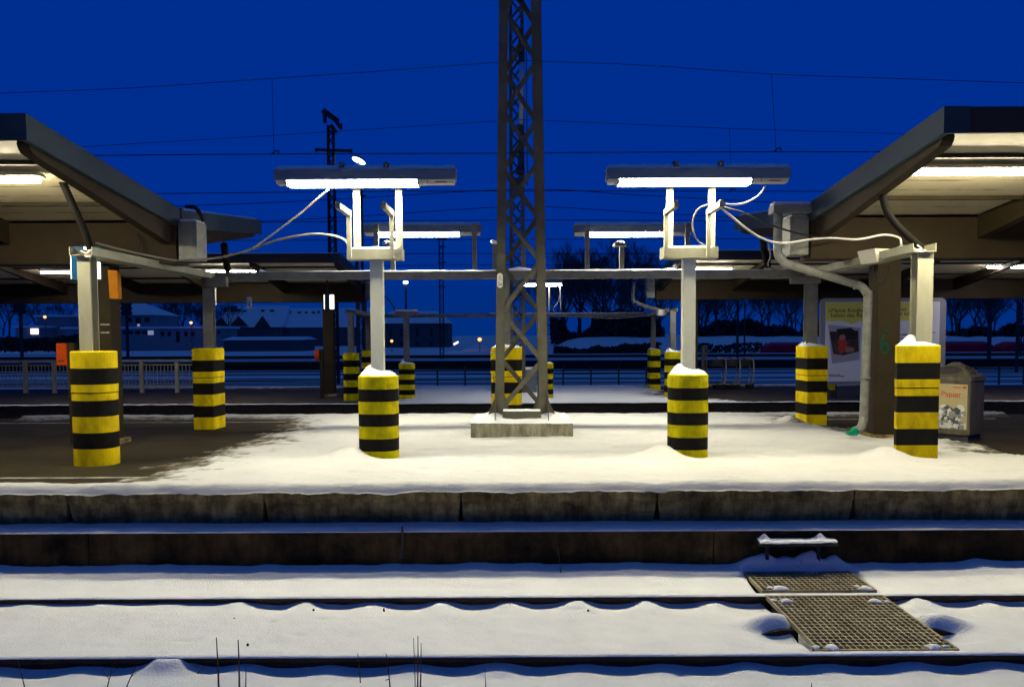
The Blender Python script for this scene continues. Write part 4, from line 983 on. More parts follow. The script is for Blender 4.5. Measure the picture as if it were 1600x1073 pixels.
# ------------------------------------------------------------------ small objects on the platforms
def platform_sign(label, u0, u1, v0, v1, Y, ed=0.012, lit_u=None):
    """backlit double panel whose lit edges show"""
    a, b = at(u0, v0, Y), at(u1, v1, Y)
    t = thing('platform_sign', label, 'sign', ((a.x + b.x) / 2, Y, b.z), 'lit platform signs')
    return t, a, b
a, b_ = at(112, 386, 11.6), at(130, 437, 11.6)
t = thing('platform_sign', 'blue sign board with lit rim hanging behind the left outer post', 'sign', (a.x, 11.6, b_.z))
m_ = MB(); m_.box(a.x + .013, a.x + .36, 11.55, 11.65, b_.z, a.z); m_.build('panel', 'sign_blue', t, base=(a.x, 11.6, b_.z))
m_ = MB(); m_.box(a.x, a.x + .0125, 11.555, 11.645, b_.z + .01, a.z - .01); m_.build('lit_rim', 'sign_lit', t, base=(a.x, 11.6, b_.z))
m_ = MB(); c0, c1 = at(149.5, 409, 11.52), at(157, 436, 11.52); m_.box(c0.x, c1.x, 11.5, 11.54, c1.z, c0.z); m_.build('lit_panel', 'sign_lit', t, base=(a.x, 11.6, b_.z), bevel=.006)
m_ = MB(); d0, d1 = at(132, 385.5, 11.54), at(139, 396, 11.54); m_.box(d0.x, d1.x, 11.52, 11.54, d1.z, d0.z); m_.build('lit_panel', 'sign_lit', t, base=(a.x, 11.6, b_.z))
a, b_ = at(506.5, 460, 26), at(522.5, 483, 26)
t = thing('platform_sign', 'small double sided lit sign under the far left canopy', 'sign', ((a.x + b_.x) / 2, 26, b_.z))
m_ = MB(); m_.box(a.x + .035, b_.x - .125, 25.9, 26.1, b_.z - .02, a.z); m_.build('panel', 'sign_blue', t, base=(a.x, 26, b_.z))
m_ = MB(); m_.box(b_.x - .124, b_.x, 25.92, 26.0, b_.z, a.z - .01); m_.build('lit_panel', 'sign_lit', t, base=(b_.x, 26, b_.z), bevel=.01)
m_ = MB(); m_.box(a.x, a.x + .034, 25.92, 26.0, b_.z, a.z - .01); m_.build('lit_panel', 'sign_lit', t, base=(a.x, 26, b_.z), bevel=.005)
m_ = MB(); m_.box(a.x + .08, a.x + .12, 25.98, 26.02, a.z, at(511, 435, 26).z); m_.build('hanger', 'dark_steel', t, base=(a.x, 26, a.z))
for u0, u1, v0, v1, lab in ((333.5, 337.5, 450, 476, 'narrow white letter sign behind the left back striped post'), (386.5, 393, 464, 482, 'narrow white letter sign hanging from the far left canopy beam')):
    a, b_ = at(u0, v0, 24.9), at(u1, v1, 24.9); m_ = MB(); m_.box(a.x, b_.x, 24.85, 24.95, b_.z, a.z)
    sgo = tag(m_.build('letter_sign', 'plate_white', base=(a.x, 24.9, a.z)), lab, 'sign', 'letter signs under the far left canopy')
    m_ = MB(); cxm = (a.x + b_.x) / 2; hw = (b_.x - a.x) * .22
    pts = [(cxm - hw, 24.849, a.z - .04), (cxm - hw, 24.849, b_.z + .12), (cxm, 24.849, b_.z + .06), (cxm + hw, 24.849, b_.z + .12), (cxm + hw, 24.849, a.z - .10)]
    m_.tube(pts, .01, 5); m_.build('lettering', 'ink_dark', sgo, base=(a.x, 24.9, a.z))
# amber box on the left column
a, b_ = at(170, 422, 12.95), at(185, 467, 12.95)
m_ = MB(); m_.add([(at(168, 421, 12.9).x, 12.9, a.z), (at(183, 423, 12.9).x, 12.9, a.z - .01), (at(185, 467, 12.9).x, 12.9, b_.z), (at(171, 467, 12.9).x, 12.9, b_.z)] + [(at(168, 421, 12.9).x, 13.02, a.z), (at(183, 423, 12.9).x, 13.02, a.z - .01), (at(185, 467, 12.9).x, 13.02, b_.z), (at(171, 467, 12.9).x, 13.02, b_.z)], [(0, 1, 2, 3), (7, 6, 5, 4), (0, 4, 5, 1), (1, 5, 6, 2), (2, 6, 7, 3), (3, 7, 4, 0)])
tag(m_.build('amber_panel', 'amber', base=b_, bevel=.006), 'amber orange panel fixed high on the left canopy column', 'panel')
# ticket validators: orange box on a brown post
def validator(label, u, vt, vb, vfoot, Y, z):
    p = at(u, vt, Y); q = at(u, vb, Y); sc = Y / F
    t = thing('ticket_validator', label, 'ticket validator', (p.x + 7 * sc, Y + .1, z), 'ticket validators')
    m_ = MB(); wdt = (vb - vt) * sc * .46; hgt = p.z - q.z
    m_.box(p.x - wdt / 2, p.x + wdt / 2, Y - .06, Y + .06, q.z, p.z); m_.build('box', 'orange', t, base=q, bevel=.01)
    m_ = MB(); m_.box(p.x + wdt / 2 + .001, p.x + wdt / 2 + .10, Y - .03, Y + .15, z - .02, p.z + .004); m_.build('stand', 'column_brown', t, base=(p.x + .1, Y, z), bevel=.005)
    m_ = MB(); m_.box(p.x - wdt * .28, p.x + wdt * .3, Y - .064, Y - .061, q.z + hgt * .18, q.z + hgt * .24); m_.build('ticket_slot', 'slot', t, base=q)
validator('orange ticket validator box on a brown stand beside the left outer striped post', 98, 536, 571, 685, 13.1, 0.0)
validator('far orange ticket validator box under the far left canopy', 495.5, 546, 563, 615, 27.2, P2Z)
b = MB(); p = at(185, 680, 13.4); b.box(p.x - .16, p.x + .16, 13.3, 13.6, -.02, .10)

# waste bin: steel, pyramid roof, round holes, paper poster
bcn = ground(1514, 691, 0.0); BA = R(-48)
bcc = bcn - Matrix.Rotation(BA, 3, 'Z') @ Vector((.31, -.27, 0))
bx0, bx1, byf, bys = bcc.x - .31, bcc.x + .31, bcc.y - .27, bcc.y + .27
wb = thing('waste_bin', 'stainless steel paper bin with pyramid roof and round openings', 'waste bin', (bcc.x, bcc.y, 0))
B0 = (bcc.x, bcc.y, 0)
zb1 = at(1514, 593, bcn.y).z; zap = at(1496, 562, bcc.y).z
b = MB(); b.box(bx0, bx1, byf, bys, 0.09, zb1 - .03); b.build('body', 'steel_bin', wb, base=B0, bevel=.012)
b = MB(); b.box(bx0 + .03, bx1 - .03, byf + .03, bys - .03, -.02, .089); b.build('plinth', 'dark_steel', wb, base=B0)
b = MB(); b.box(bx0 - .012, bx1 + .012, byf - .012, bys + .012, zb1 - .029, zb1 + .03); b.build('rim', 'steel_bin', wb, base=B0, bevel=.006)
ax_, ay_ = bcc.x, bcc.y
b = MB(); q = [(bx0 - .01, byf - .01, zb1 + .031), (bx1 + .01, byf - .01, zb1 + .031), (bx1 + .01, bys + .01, zb1 + .031), (bx0 - .01, bys + .01, zb1 + .031)]
k_ = .14; tq = [tuple(Vector(v).lerp(Vector((ax_, ay_, zap)), 1 - k_)) for v in q]
b.loft([q, tq]); b.build('roof', 'steel_bin', wb, base=B0, bevel=.004)
b = MB()
def oval(cn, ux, uy, ra, rb, nn=24): return [tuple(Vector(cn) + Vector(ux) * ra * math.cos(2 * math.pi * i / nn) + Vector(uy) * rb * math.sin(2 * math.pi * i / nn)) for i in range(nn)]
fc = (Vector(q[0]) + Vector(q[1]) + Vector(tq[0]) + Vector(tq[1])) / 4; upv = ((Vector(tq[0]) + Vector(tq[1])) / 2 - (Vector(q[0]) + Vector(q[1])) / 2).normalized(); nrm = Vector((1, 0, 0)).cross(upv); nrm = nrm if nrm.y < 0 else -nrm
fc = fc - upv * .03 - Vector((.03, 0, 0))
o1 = oval(fc + nrm * .004, (1, 0, 0), upv, .20, .10); b.add(o1, [tuple(range(24))], 0)
rc = (Vector(q[1]) + Vector(q[2]) + Vector(tq[1]) + Vector(tq[2])) / 4; upr = ((Vector(tq[1]) + Vector(tq[2])) / 2 - (Vector(q[1]) + Vector(q[2])) / 2).normalized(); nr = Vector((0, 1, 0)).cross(upr); nr = nr if nr.x > 0 else -nr
o2 = oval(rc + nr * .004 - upr * .02, (0, 1, 0), upr, .15, .085); b.add(o2, [tuple(range(24))], 0)
b.build('opening', 'slot', wb, base=B0)
b = MB()
for o_, n_ in ((o1, nrm), (o2, nr)): b.tube([Vector(v) + n_ * .004 for v in o_] + [Vector(o_[0]) + n_ * .004], .008, 6)
b.build('opening_ring', 'steel_bin', wb, base=B0, smooth=True)
pz0, pz1 = at(1500, 672, bcn.y).z, at(1500, 601, bcn.y).z
b = MB(); b.box(bx0 + .03, bx1 - .035, byf - .006, byf - .0005, pz0, pz1)
po = b.build('poster', 'poster_cream', wb, base=B0)
b = MB(); rr = random.Random(11); px0, px1 = bx0 + .04, bx1 - .045
for k in range(120):   # crumpled paper: angular facets
    cx_ = rr.uniform(px0 + .04, px1 - .04); top = pz0 + .28 + .16 * (0.5 + 0.5 * math.sin(cx_ * 9 + 1)); cz_ = rr.uniform(pz0 + .01, top); r_ = rr.uniform(.025, .075)
    nn = rr.randint(4, 6); a0 = rr.random() * 6
    pg = [(min(max(cx_ + r_ * rr.uniform(.6, 1.2) * math.cos(a0 + 6.283 * i / nn), px0), px1), max(cz_ + r_ * rr.uniform(.6, 1.2) * math.sin(a0 + 6.283 * i / nn), pz0 + .005)) for i in range(nn)]
    yq = byf - .0065 - .00005 * (k + 1)
    b.add([(p_[0], yq, p_[1]) for p_ in pg], [tuple(range(nn))], rr.choice((0, 0, 1, 1, 2)))
b.build('picture', ['paper_pale', 'paper_mid', 'paper_dark'], po, base=B0, fix=False)
text('lettering', 'Papier', .115, (bx0 + .215, byf - .013, pz1 - .185), 'ink_red', po)
b = MB()
for k in range(9): b.box(bx1 - .235 + k * .013, bx1 - .226 + k * .013, byf - .009, byf - .0065, pz1 - .055, pz1 - .038 + .006 * (k % 3 == 0))
b.build('small_print', 'ink_red', po, base=B0)
b = MB(); b.prism([(bx1 - .10, pz1 - .06), (bx1 - .05, pz1 - .06), (bx1 - .05, pz1 - .035), (bx1 - .062, pz1 - .022), (bx1 - .075, pz1 - .035), (bx1 - .088, pz1 - .022), (bx1 - .10, pz1 - .035)], 'y', byf - .009, byf - .0065); b.build('emblem', 'ink_red', po, base=B0)
wb.rotation_euler.z = BA

# billboard on the second platform
AY = 26.4
a0, a1 = at(1283, 466, AY), at(1476, 600, AY)
ad = thing('billboard', 'large framed billboard with yellow heading behind the right canopy column', 'billboard', ((a0.x + a1.x) / 2, AY, P2Z))
AB = ((a0.x + a1.x) / 2, AY, P2Z)
def rrect(x0, x1, z0, z1, r, k=6):
    o = []
    for cx_, cz_, s_ in ((x1 - r, z1 - r, 0), (x0 + r, z1 - r, 90), (x0 + r, z0 + r, 180), (x1 - r, z0 + r, 270)):
        for i in range(k + 1): a = R(s_ + 90 * i / k); o.append((cx_ + r * math.cos(a), cz_ + r * math.sin(a)))
    return o
b = MB(); b.prism(rrect(a0.x, a1.x, a1.z, a0.z, .16), 'y', AY, AY + .12); b.build('frame', 'alu', ad, base=AB)
i0, i1 = at(1290, 472, AY), at(1466, 595, AY)
b = MB(); b.box(i0.x, i1.x, AY - .006, AY - .001, i1.z, i0.z); pn = b.build('poster', 'ad_white', ad, base=AB)
def flat(pts, m, name, d, parent=pn):
    b = MB(); b.add([at(u, v, AY - .007 - d) for u, v in pts], [tuple(range(len(pts)))]); return b.build(name, m, parent, base=AB, fix=False)
flat([(1290.5, 472.5), (1424, 472.5), (1424, 500.5), (1380, 500.5), (1352, 504), (1343, 501.5), (1330, 507), (1322, 502.5), (1310, 501), (1300, 503), (1290.5, 502)], 'ad_yellow', 'heading', .001)
flat([(1447 + 11 * math.cos(k / 14 * 6.283) * (1 + .1 * (k % 2)), 484 + 9 * math.sin(k / 14 * 6.283) * (1 + .1 * (k % 2))) for k in range(14)], 'ad_yellow', 'blob', .001)
flat([(1294, 507), (1345, 512), (1343, 562), (1300, 568)], 'ad_grey', 'photo_border', .001)
flat([(1296, 518), (1341, 516), (1342, 549), (1330, 552), (1318, 555), (1302, 553)], 'ad_brown', 'photo', .002)
flat([(1307, 514), (1330, 512), (1340, 520), (1338, 530), (1318, 531), (1310, 524)], 'ad_dark', 'photo', .003)
flat([(1310, 531), (1318, 527), (1324, 535), (1321, 549), (1313, 553), (1309, 543)], 'ad_red', 'photo', .004)
flat([(1312, 524), (1319, 522), (1322, 528), (1317, 532), (1311, 530)], 'ad_skin', 'photo', .005)
flat([(1321, 541), (1334, 543), (1335, 549), (1322, 551)], 'ad_skin', 'photo', .005)
for body, u, v, sz_, mt in (('»Meine Kindheit w', 1294, 488, .155, 'ink_dark'), ('haben das Recht d', 1298, 495.5, .155, 'ink_dark'), ('asser. Al', 1398, 486, .155, 'ink_dark'), ('sie kön', 1400, 493, .155, 'ink_dark')):
    p = at(u, v, AY - .009); text('lettering', body, sz_ * 1.15, (p.x, AY - .009, p.z), mt, pn)
for body, u, v in (('MÄDCHEN STARK', 1401, 522), ('MACHEN', 1401, 531)):
    pass
sc_ = MB(); rr = random.Random(4)
for (ua, ub, v) in ((1400, 1418, 524), (1399, 1422, 530), (1447, 1457, 515), (1446, 1460, 520.5), (1295, 1312, 586), (1297, 1318, 588)):
    u = ua
    while u < ub:
        h_ = rr.uniform(1.2, 3.0) if v < 580 else 0.8; p, q_ = at(u, v - h_, AY - .009), at(u + rr.uniform(.8, 1.6), v, AY - .009)
        sc_.bar(p, q_, .003, .035); u += rr.uniform(1.6, 2.6)
sc_.build('small_print', 'ink_grey', pn, base=AB)
for u, w_ in ((1303, .5), (1455, .5)):
    p = at(u, 606, AY); b = MB(); b.box(p.x - .09, p.x + .09, AY + .02, AY + .10, P2Z - .02, a1.z); b.build('leg', 'dark_steel', ad, base=(p.x, AY, P2Z))
p = at(1298, 605, 26.2); b = MB(); b.add([at(u, v, 26.2) for u, v in ((1292, 600.5), (1305, 600.5), (1305, 609), (1296, 609))] + [at(u, v, 26.3) for u, v in ((1292, 600.5), (1305, 600.5), (1305, 609), (1296, 609))], [(0, 1, 2, 3), (7, 6, 5, 4), (0, 4, 5, 1), (1, 5, 6, 2), (2, 6, 7, 3), (3, 7, 4, 0)])
b.build('foot_guard', 'yellow', ad, base=p)

# railing on the second platform, left
RY = 30.6
rx0, rx1 = at(-40, 590, RY).x, at(305, 590, RY).x
rg = thing('railing', 'grey steel railing with upright bars on the second platform at left', 'railing', (rx0, RY, P2Z))
zt_, zb_ = at(150, 562, RY).z, at(150, 605, RY).z
b = MB(); b.box(rx0, rx1, RY - .03, RY + .03, zt_ - .06, zt_); b.box(rx0, rx1, RY - .02, RY + .02, zt_ - .20, zt_ - .16); b.box(rx0, rx1, RY - .02, RY + .02, zb_, zb_ + .05); b.build('rail_bar', 'galv', rg, base=(rx0, RY, zt_))
b = MB(); x = rx0 + .1
while x < rx1: b.box(x - .011, x + .011, RY - .011, RY + .011, zb_ + .04, zt_ - .17); x += .125
b.build('balusters', 'galv', rg, base=(rx0, RY, zb_))
for u in (-20, 40, 85, 222, 277):
    p = at(u, 600, RY); b = MB(); b.box(p.x - .06, p.x + .06, RY - .06, RY + .06, P2Z - .02, zt_ - .002); b.build('post', 'galv', rg, base=(p.x, RY, P2Z))

# luggage trolleys at the back of the second platform
def trolley(u, label):
    Yt = 31.4; p = at(u, 610, Yt); x, z = p.x, P2Z
    t = thing('luggage_trolley', label, 'luggage trolley', (x, Yt, z), 'luggage trolleys in a row')
    b = MB()
    for sy_ in (-.25, .25):
        b.tube(smooth_path([(x - .55, Yt + sy_, z + .16), (x + .1, Yt + sy_, z + .17), (x + .30, Yt + sy_, z + .26), (x + .32, Yt + sy_, z + .95), (x + .22, Yt + sy_, z + 1.06), (x + .05, Yt + sy_, z + 1.08)], 4), .026, 6)
    b.tube([(x + .05, Yt - .27, z + 1.08), (x + .05, Yt + .27, z + 1.08)], .03, 6)
    b.build('frame', 'alu', t, base=(x, Yt, z))
    b = MB(); b.box(x - .56, x + .24, Yt - .23, Yt + .23, z + .17, z + .2); b.build('deck', 'dark_steel', t, base=(x, Yt, z))
    b = MB(); b.box(x - .18, x + .25, Yt - .2, Yt + .2, z + .80, z + 1.02); b.build('basket', 'dark_steel', t, base=(x, Yt, z))
    for wx in (-.45, .25):
        b = MB(); 
        for sy_ in (-.24, .24): b.tube([(x + wx, Yt + sy_ - .03, z + .10), (x + wx, Yt + sy_ + .03, z + .10)], .10, 12)
        b.build('wheel', 'rubber', t, base=(x + wx, Yt, z + .1))
for u, lab in ((1117, 'luggage trolley at the left end of the row on the far platform'), (1139, 'luggage trolley in the middle of the row on the far platform'), (1160, 'luggage trolley at the right end of the row on the far platform')): trolley(u, lab)
b = MB(); p = at(1099, 605, 31.2); b.box(p.x - .07, p.x + .04, 31.15, 31.25, P2Z, at(1099, 540, 31.2).z); b.tube([(p.x + .08, 31.1, P2Z), (p.x + .08, 31.1, at(1099, 541, 31.2).z)], .03, 6)
tag(b.build('steel_post', 'far_steel', base=(p.x, 31.2, P2Z)), 'slim steel post beside the row of luggage trolleys', 'post')

# walkway gratings, step
def grating(label, x0, x1, y0, y1, z, nx, ny):
    t = thing('grating', label, 'grating', ((x0 + x1) / 2, (y0 + y1) / 2, z - .04), 'walkway gratings')
    b = MB()
    for i in range(nx + 1): x = x0 + (x1 - x0) * i / nx; b.box(x - .0042, x + .0042, y0, y1, z - .03, z)
    for j in range(ny + 1): y = y0 + (y1 - y0) * j / ny; b.box(x0, x1, y - .006, y + .006, z - .022, z + .0012)
    b.build('mesh', 'grate', t, base=(x0, y0, z))
    f = MB(); f.box(x0 - .012, x0 - .004, y0 - .012, y1 + .012, z - .035, z + .003); f.box(x1 + .004, x1 + .012, y0 - .012, y1 + .012, z - .035, z + .003); f.box(x0 - .0039, x1 + .0039, y0 - .012, y0 - .004, z - .035, z + .003); f.box(x0 - .0039, x1 + .0039, y1 + .004, y1 + .012, z - .035, z + .003)
    f.build('frame', 'grate', t, base=(x0, y0, z))
    return t
def mound(x, y, z, rx, ry, h, parent, seed):
    k = 18; rings = []
    for i in range(6):
        f = 1 - i / 5; rings.append([(x + rx * f * (1 + .22 * math.sin(3 * a + seed) + .12 * math.sin(5 * a + 2 * seed)) * math.cos(a), y + ry * f * (1 + .2 * math.sin(2 * a + seed)) * math.sin(a), z + h * (1 - f ** 2.4)) for a in [2 * math.pi * q / k for q in range(k)]])
    b = MB(); b.loft(rings); b.build('snow_patch', 'snow_small', parent, base=(x, y, z), smooth=True)
GX0, GX1 = 2.29, 3.32
g1 = grating('steel grating walkway plate between the two near rails', GX0, GX1, YR2 + .07, YR1 - .06, RZ + .0, 21, 19)
b = MB()
for yb in (YR2 + .2, YR1 - .2): b.box(GX0 + .02, GX1 - .02, yb - .08, yb + .08, -.93, RZ - .037)
b.build('bearer_or_shade_wedge', 'timber', g1, base=(GX0, YR2, -.9))
b = MB(); b.prism([(GX0 + .02, RZ - .037), (GX0 + .02, -.99), (GX0 - .34, -.99), (GX0 - .34, -.845), (GX0 - .12, -.80)], 'y', 7.02, 7.2); b.prism([(GX1 - .02, RZ - .037), (GX1 - .02, -.99), (GX1 + .32, -.99), (GX1 + .32, -.85), (GX1 + .12, -.80)], 'y', 7.02, 7.2)  # black wedges beside the plate stand in for shaded hollows under the snow
b.build('bearer_or_shade_wedge', 'timber', g1, base=(GX0, 7.1, -.9))
for u, v, rx, ry, h, sd in ((1228, 940, .06, .05, .028, 1), (1208, 938, .03, .03, .014, 2), (1367, 940, .065, .05, .028, 3), (1386, 940, .025, .025, .015, 4), (1300, 1012, .055, .06, .025, 5), (1275, 1011, .03, .035, .016, 6), (1458, 1012, .06, .06, .028, 7), (1478, 1010, .03, .03, .015, 8)):
    p = ground(u, v, RZ); mound(p.x, p.y, RZ + .001, rx, ry, h, g1, sd)
g2_ = grating('steel grating plate between the far rail and the platform wall', GX0, GX1, YR1 + .09, 8.60, RZ + .01, 21, 9)
for u, v, rx, ry, h, sd in ((1218, 920, .075, .06, .03, 1.5), (1203, 918, .035, .03, .015, 2.5), (1352, 920, .07, .05, .03, 3.5), (1338, 916, .03, .025, .015, 5.2)):
    p = ground(u, v, RZ + .01); mound(p.x, p.y, RZ + .011, rx, ry, h, g2_, sd)
b = MB(); b.box(GX0 + .02, GX1 - .02, YR1 + .13, 8.58, -.95, RZ - .03); b.build('bearer_or_shade_wedge', 'timber', g2_, base=(GX0, 8.3, -.9))
sa, sb = at(1187, 848, 8.54), at(1310, 848, 8.54)
st = thing('wall_step', 'small snow covered steel step fixed to the platform wall above the grating', 'step', ((sa.x + sb.x) / 2, 8.5, -.75))
b = MB(); b.box(sa.x, sb.x, 8.54, 8.695, sa.z - .035, sa.z - .012); b.build('tread', 'dark_steel', st, base=(sa.x, 8.5, sa.z))
xs = np.linspace(sa.x + .005, sb.x - .005, 60); ys = np.linspace(8.543, 8.69, 12); XX, YY = np.meshgrid(xs, ys)
ZZ = sa.z - .012 + .026 * sstep(8.535, 8.56, YY) + .010 * fbm(XX * 12, YY * 12) + .05 * np.exp(-((XX - sa.x - .08) / .04) ** 2 - ((YY - 8.66) / .05) ** 2) + .05 * np.exp(-((XX - sb.x + .14) / .045) ** 2 - ((YY - 8.66) / .05) ** 2)
s = MB(); s.grid(xs, ys, ZZ); s.build('snow_cap', 'snow_small', st, base=(sa.x, 8.5, sa.z), smooth=True, fix=False)
for u in (1199, 1279):
    p = at(u, 860, 8.62); b = MB(); b.box(p.x - .017, p.x + .017, 8.62, 8.66, -.95, sa.z - .036); b.build('leg', 'dark_steel', st, base=(p.x, 8.6, -.9))
# conduit and fittings on the wall
b = MB(); p0, p1 = at(628.5, 822, 8.69), at(628.5, 886, 8.69); b.tube([p0, p1], .012, 6); b.box(p0.x - .035, p0.x + .035, 8.68, 8.6945, at(628, 871, 8.69).z - .008, at(628, 871, 8.69).z + .008)
tag(b.build('conduit', 'dark_steel', base=p1), 'thin dark conduit running down the platform wall', 'conduit')
# dry stalks
def stalk(label, pts, r=.006, branches=()):
    b = MB(); P = smooth_path(pts, 4); b.tube(P, r, 5, r2=r * .4)
    for br in branches: b.tube(smooth_path(br, 3), r * .6, 4, r2=r * .3)
    tag(b.build('dry_stalk', 'straw', base=P[0]), label, 'dry stalk', 'dry stalks in the snow')
def up_(u, v0, u1, v1, Y): return [at(u, v0, Y), at((u + u1) / 2 + .6, (v0 + v1) / 2, Y), at(u1, v1, Y)]
stalk('tall dry stalk left of the twin pair at the lower left', up_(342, 1095, 338, 995, 5.6), .008)
stalk('tall dry stalk right of the first at the lower left', up_(374, 1095, 372, 999, 5.6), .008)
stalk('short thin stalk beside the tall pair at the lower left', up_(383, 1090, 384, 1040, 5.6), .005)
stalk('tallest dry stalk in the clump at lower middle', up_(652, 1095, 653, 993, 5.6), .006)
stalk('thin dry stalk on the left of the lower middle clump', up_(649, 1095, 646, 996, 5.65), .004)
stalk('shorter thick stalk on the right of the lower middle clump', up_(656, 1095, 658, 1004, 5.55), .006)
stalk('thin stalk standing left of the forked one at lower middle', up_(563, 1066, 559, 1020, 5.7), .005)
stalk('forked dry stalk left of the lower middle clump', up_(611, 1095, 605, 1035, 5.6), .006, [[at(609, 1060, 5.6), at(602, 1062, 5.6)], [at(608, 1050, 5.6), at(603, 1020, 5.6)]])
stalk('thin stalk alone right of the lower middle clump', up_(759, 1085, 757, 1042, 5.6), .004)
stalk('bent dry stalk at the far lower left corner', up_(42, 1090, 28, 1032, 5.6), .005)
stalk('branched dry weed at lower left', [at(165, 1085, 5.6), at(172, 1055, 5.6), at(178, 1035, 5.6)], .005, [[at(172, 1053, 5.6), at(188, 1040, 5.6)], [at(170, 1060, 5.6), at(160, 1045, 5.6)]])
stalk('slanting dry weed right of the branched weed at lower left', [at(193, 1085, 5.6), at(203, 1060, 5.6), at(214, 1036, 5.6)], .005, [[at(203, 1058, 5.6), at(213, 1050, 5.6)]])
stalk('pale bent grass stem against the platform wall', [at(876, 903, 8.5), at(875, 880, 8.55), at(871, 855, 8.6)], .008)
stalk('short slanted twig pair in the snow before the near rail', [at(308, 1052, 6.2), at(316, 1043, 6.25), at(324, 1036, 6.3)], .004, [[at(310, 1053, 6.2), at(320, 1043, 6.25)]])
stalk('tiny twig at the bottom edge under the grating', up_(1267, 1085, 1268, 1066, 5.6), .005)
# pebbles on the snow
for u, v, z in ((366, 966, -.80), (387, 1006, -.80), (490, 952, -.80), (600, 951, -.80), (919, 953, -.80)):
    p = ground(u, v, z); b = MB(); k = 8
    b.loft([[(p.x + rr_ * math.cos(a), p.y + rr_ * math.sin(a), p.z + zz_) for a in [2 * math.pi * q / k for q in range(k)]] for rr_, zz_ in ((.008, -.03), (.010, .0), (.005, .008))])
    tag(b.build('pebble', 'ballast', base=p), 'dark pebble lying on the snow between the near rails', 'pebble', 'dark pebbles on the snow')

# ------------------------------------------------------------------ overhead wires
def wire(label, pts, r, group='overhead wires'):
    b = MB(); P = smooth_path(pts, 5); b.tube(P, r, 5)
    return tag(b.build('overhead_wire', 'wire', base=P[0]), label, 'wire', group)
def span(label, Y, uv, r): return wire(label, [at(u, v, Y) for u, v in uv], r)
WA, WB = 19.3, 22.8
a = span('uppermost catenary wire left of the big mast', WA, [(-60, 151), (0, 146), (200, 138), (425, 123), (600, 111), (812, 95)], .0075)
b_ = span('uppermost catenary wire right of the big mast', WA, [(812, 95), (1000, 102), (1205, 116), (1400, 123), (1600, 130), (1680, 133)], .0075)
span('straight contact wire level with the canopy tips', WA, [(-60, 245), (160, 243), (425, 241), (800, 239.5), (1105, 237.5), (1400, 237), (1680, 236)], .0115)
span('second catenary wire left of the big mast', WB, [(-60, 243), (140, 229), (425, 212), (812, 187)], .0075)
span('second catenary wire right of the big mast', WB, [(812, 187), (980, 194), (1140, 201), (1370, 208), (1680, 216)], .0075)
span('contact wire passing just above the front lamps', WB, [(-60, 304), (250, 302.5), (500, 300), (800, 298.5), (1290, 299), (1680, 299)], .0115)
for Y, u0, v0, u1, v1, lab in ((WA, 425, 123, 428, 240, 'dropper wire hanging left of the lattice mast'), (WA, 1205, 116, 1212.5, 236, 'dropper wire hanging right of the big mast'), (WB, 1140, 201, 1142, 299, 'short dropper wire above the front right lamp')):
    b = MB(); b.tube([at(u0, v0, Y), at(u1, v1, Y)], .006, 5); p = at(u1, v1, Y); b.tube(smooth_path([p + Vector((-.06, 0, -.02)), p + Vector((0, 0, .02)), p + Vector((.05, 0, .06)), p + Vector((.10, 0, .05)), p + Vector((.11, 0, 0))], 4), .015, 5)
    tag(b.build('dropper_wire', 'wire', base=p), lab, 'wire', 'overhead wires')
for Y, uv, lab in ((37, [(240, 324), (500, 313), (812, 296), (1000, 305), (1290, 321)], 'far catenary wire crossing behind the front lamps'), (37, [(240, 349), (800, 344), (1300, 346)], 'far contact wire above the rear lamps'),
                   (42, [(300, 352), (560, 338), (812, 323), (1000, 332), (1250, 345)], 'farther catenary wire crossing behind the lamp posts'), (42, [(300, 376), (800, 374), (1300, 373)], 'farther contact wire level with the rear lamps'),
                   (60, [(400, 398), (800, 396), (1200, 397)], 'distant contact wire below the rear lamps'), (75, [(400, 417), (800, 414), (1200, 416)], 'most distant wire just above the gantry beam')):
    span(lab, Y, uv, .016 if Y < 50 else .024)

# ------------------------------------------------------------------ rail yard beyond the second platform
rails = MB()
def track(Y, z):
    b = MB()
    for dy in (-.75, .75): b.prism([(Y + dy - .036, z), (Y + dy + .036, z), (Y + dy + .06, z - .16), (Y + dy - .06, z - .16)], 'x', -130, 130)
    return tag(b.build('rail_track', 'rail_far', base=(0, Y, z)), kind='structure')
for Y in (19.2, 22.6, 36.5, 41, 45.5, 50, 56.5, 61, 69, 74, 84, 90, 103, 110): track(Y, GZ + .045)
# low third platform with a dark face
b = MB(); b.box(-140, 140, 64.0, 66.6, GZ - .2, GZ + .62); tag(b.build('platform', 'ballast'), kind='structure')
b = MB(); b.box(-140, 140, 64.15, 66.5, GZ + .621, GZ + .68); tag(b.build('snow_strip', 'snow'), kind='stuff')
b = MB(); b.box(-160, 160, 95.0, 97.5, GZ - .2, GZ + .3); tag(b.build('platform', 'ballast'), kind='structure')
b = MB(); b.box(-160, 160, 95.2, 97.4, GZ + .301, GZ + .36); tag(b.build('snow_strip', 'snow'), kind='stuff')
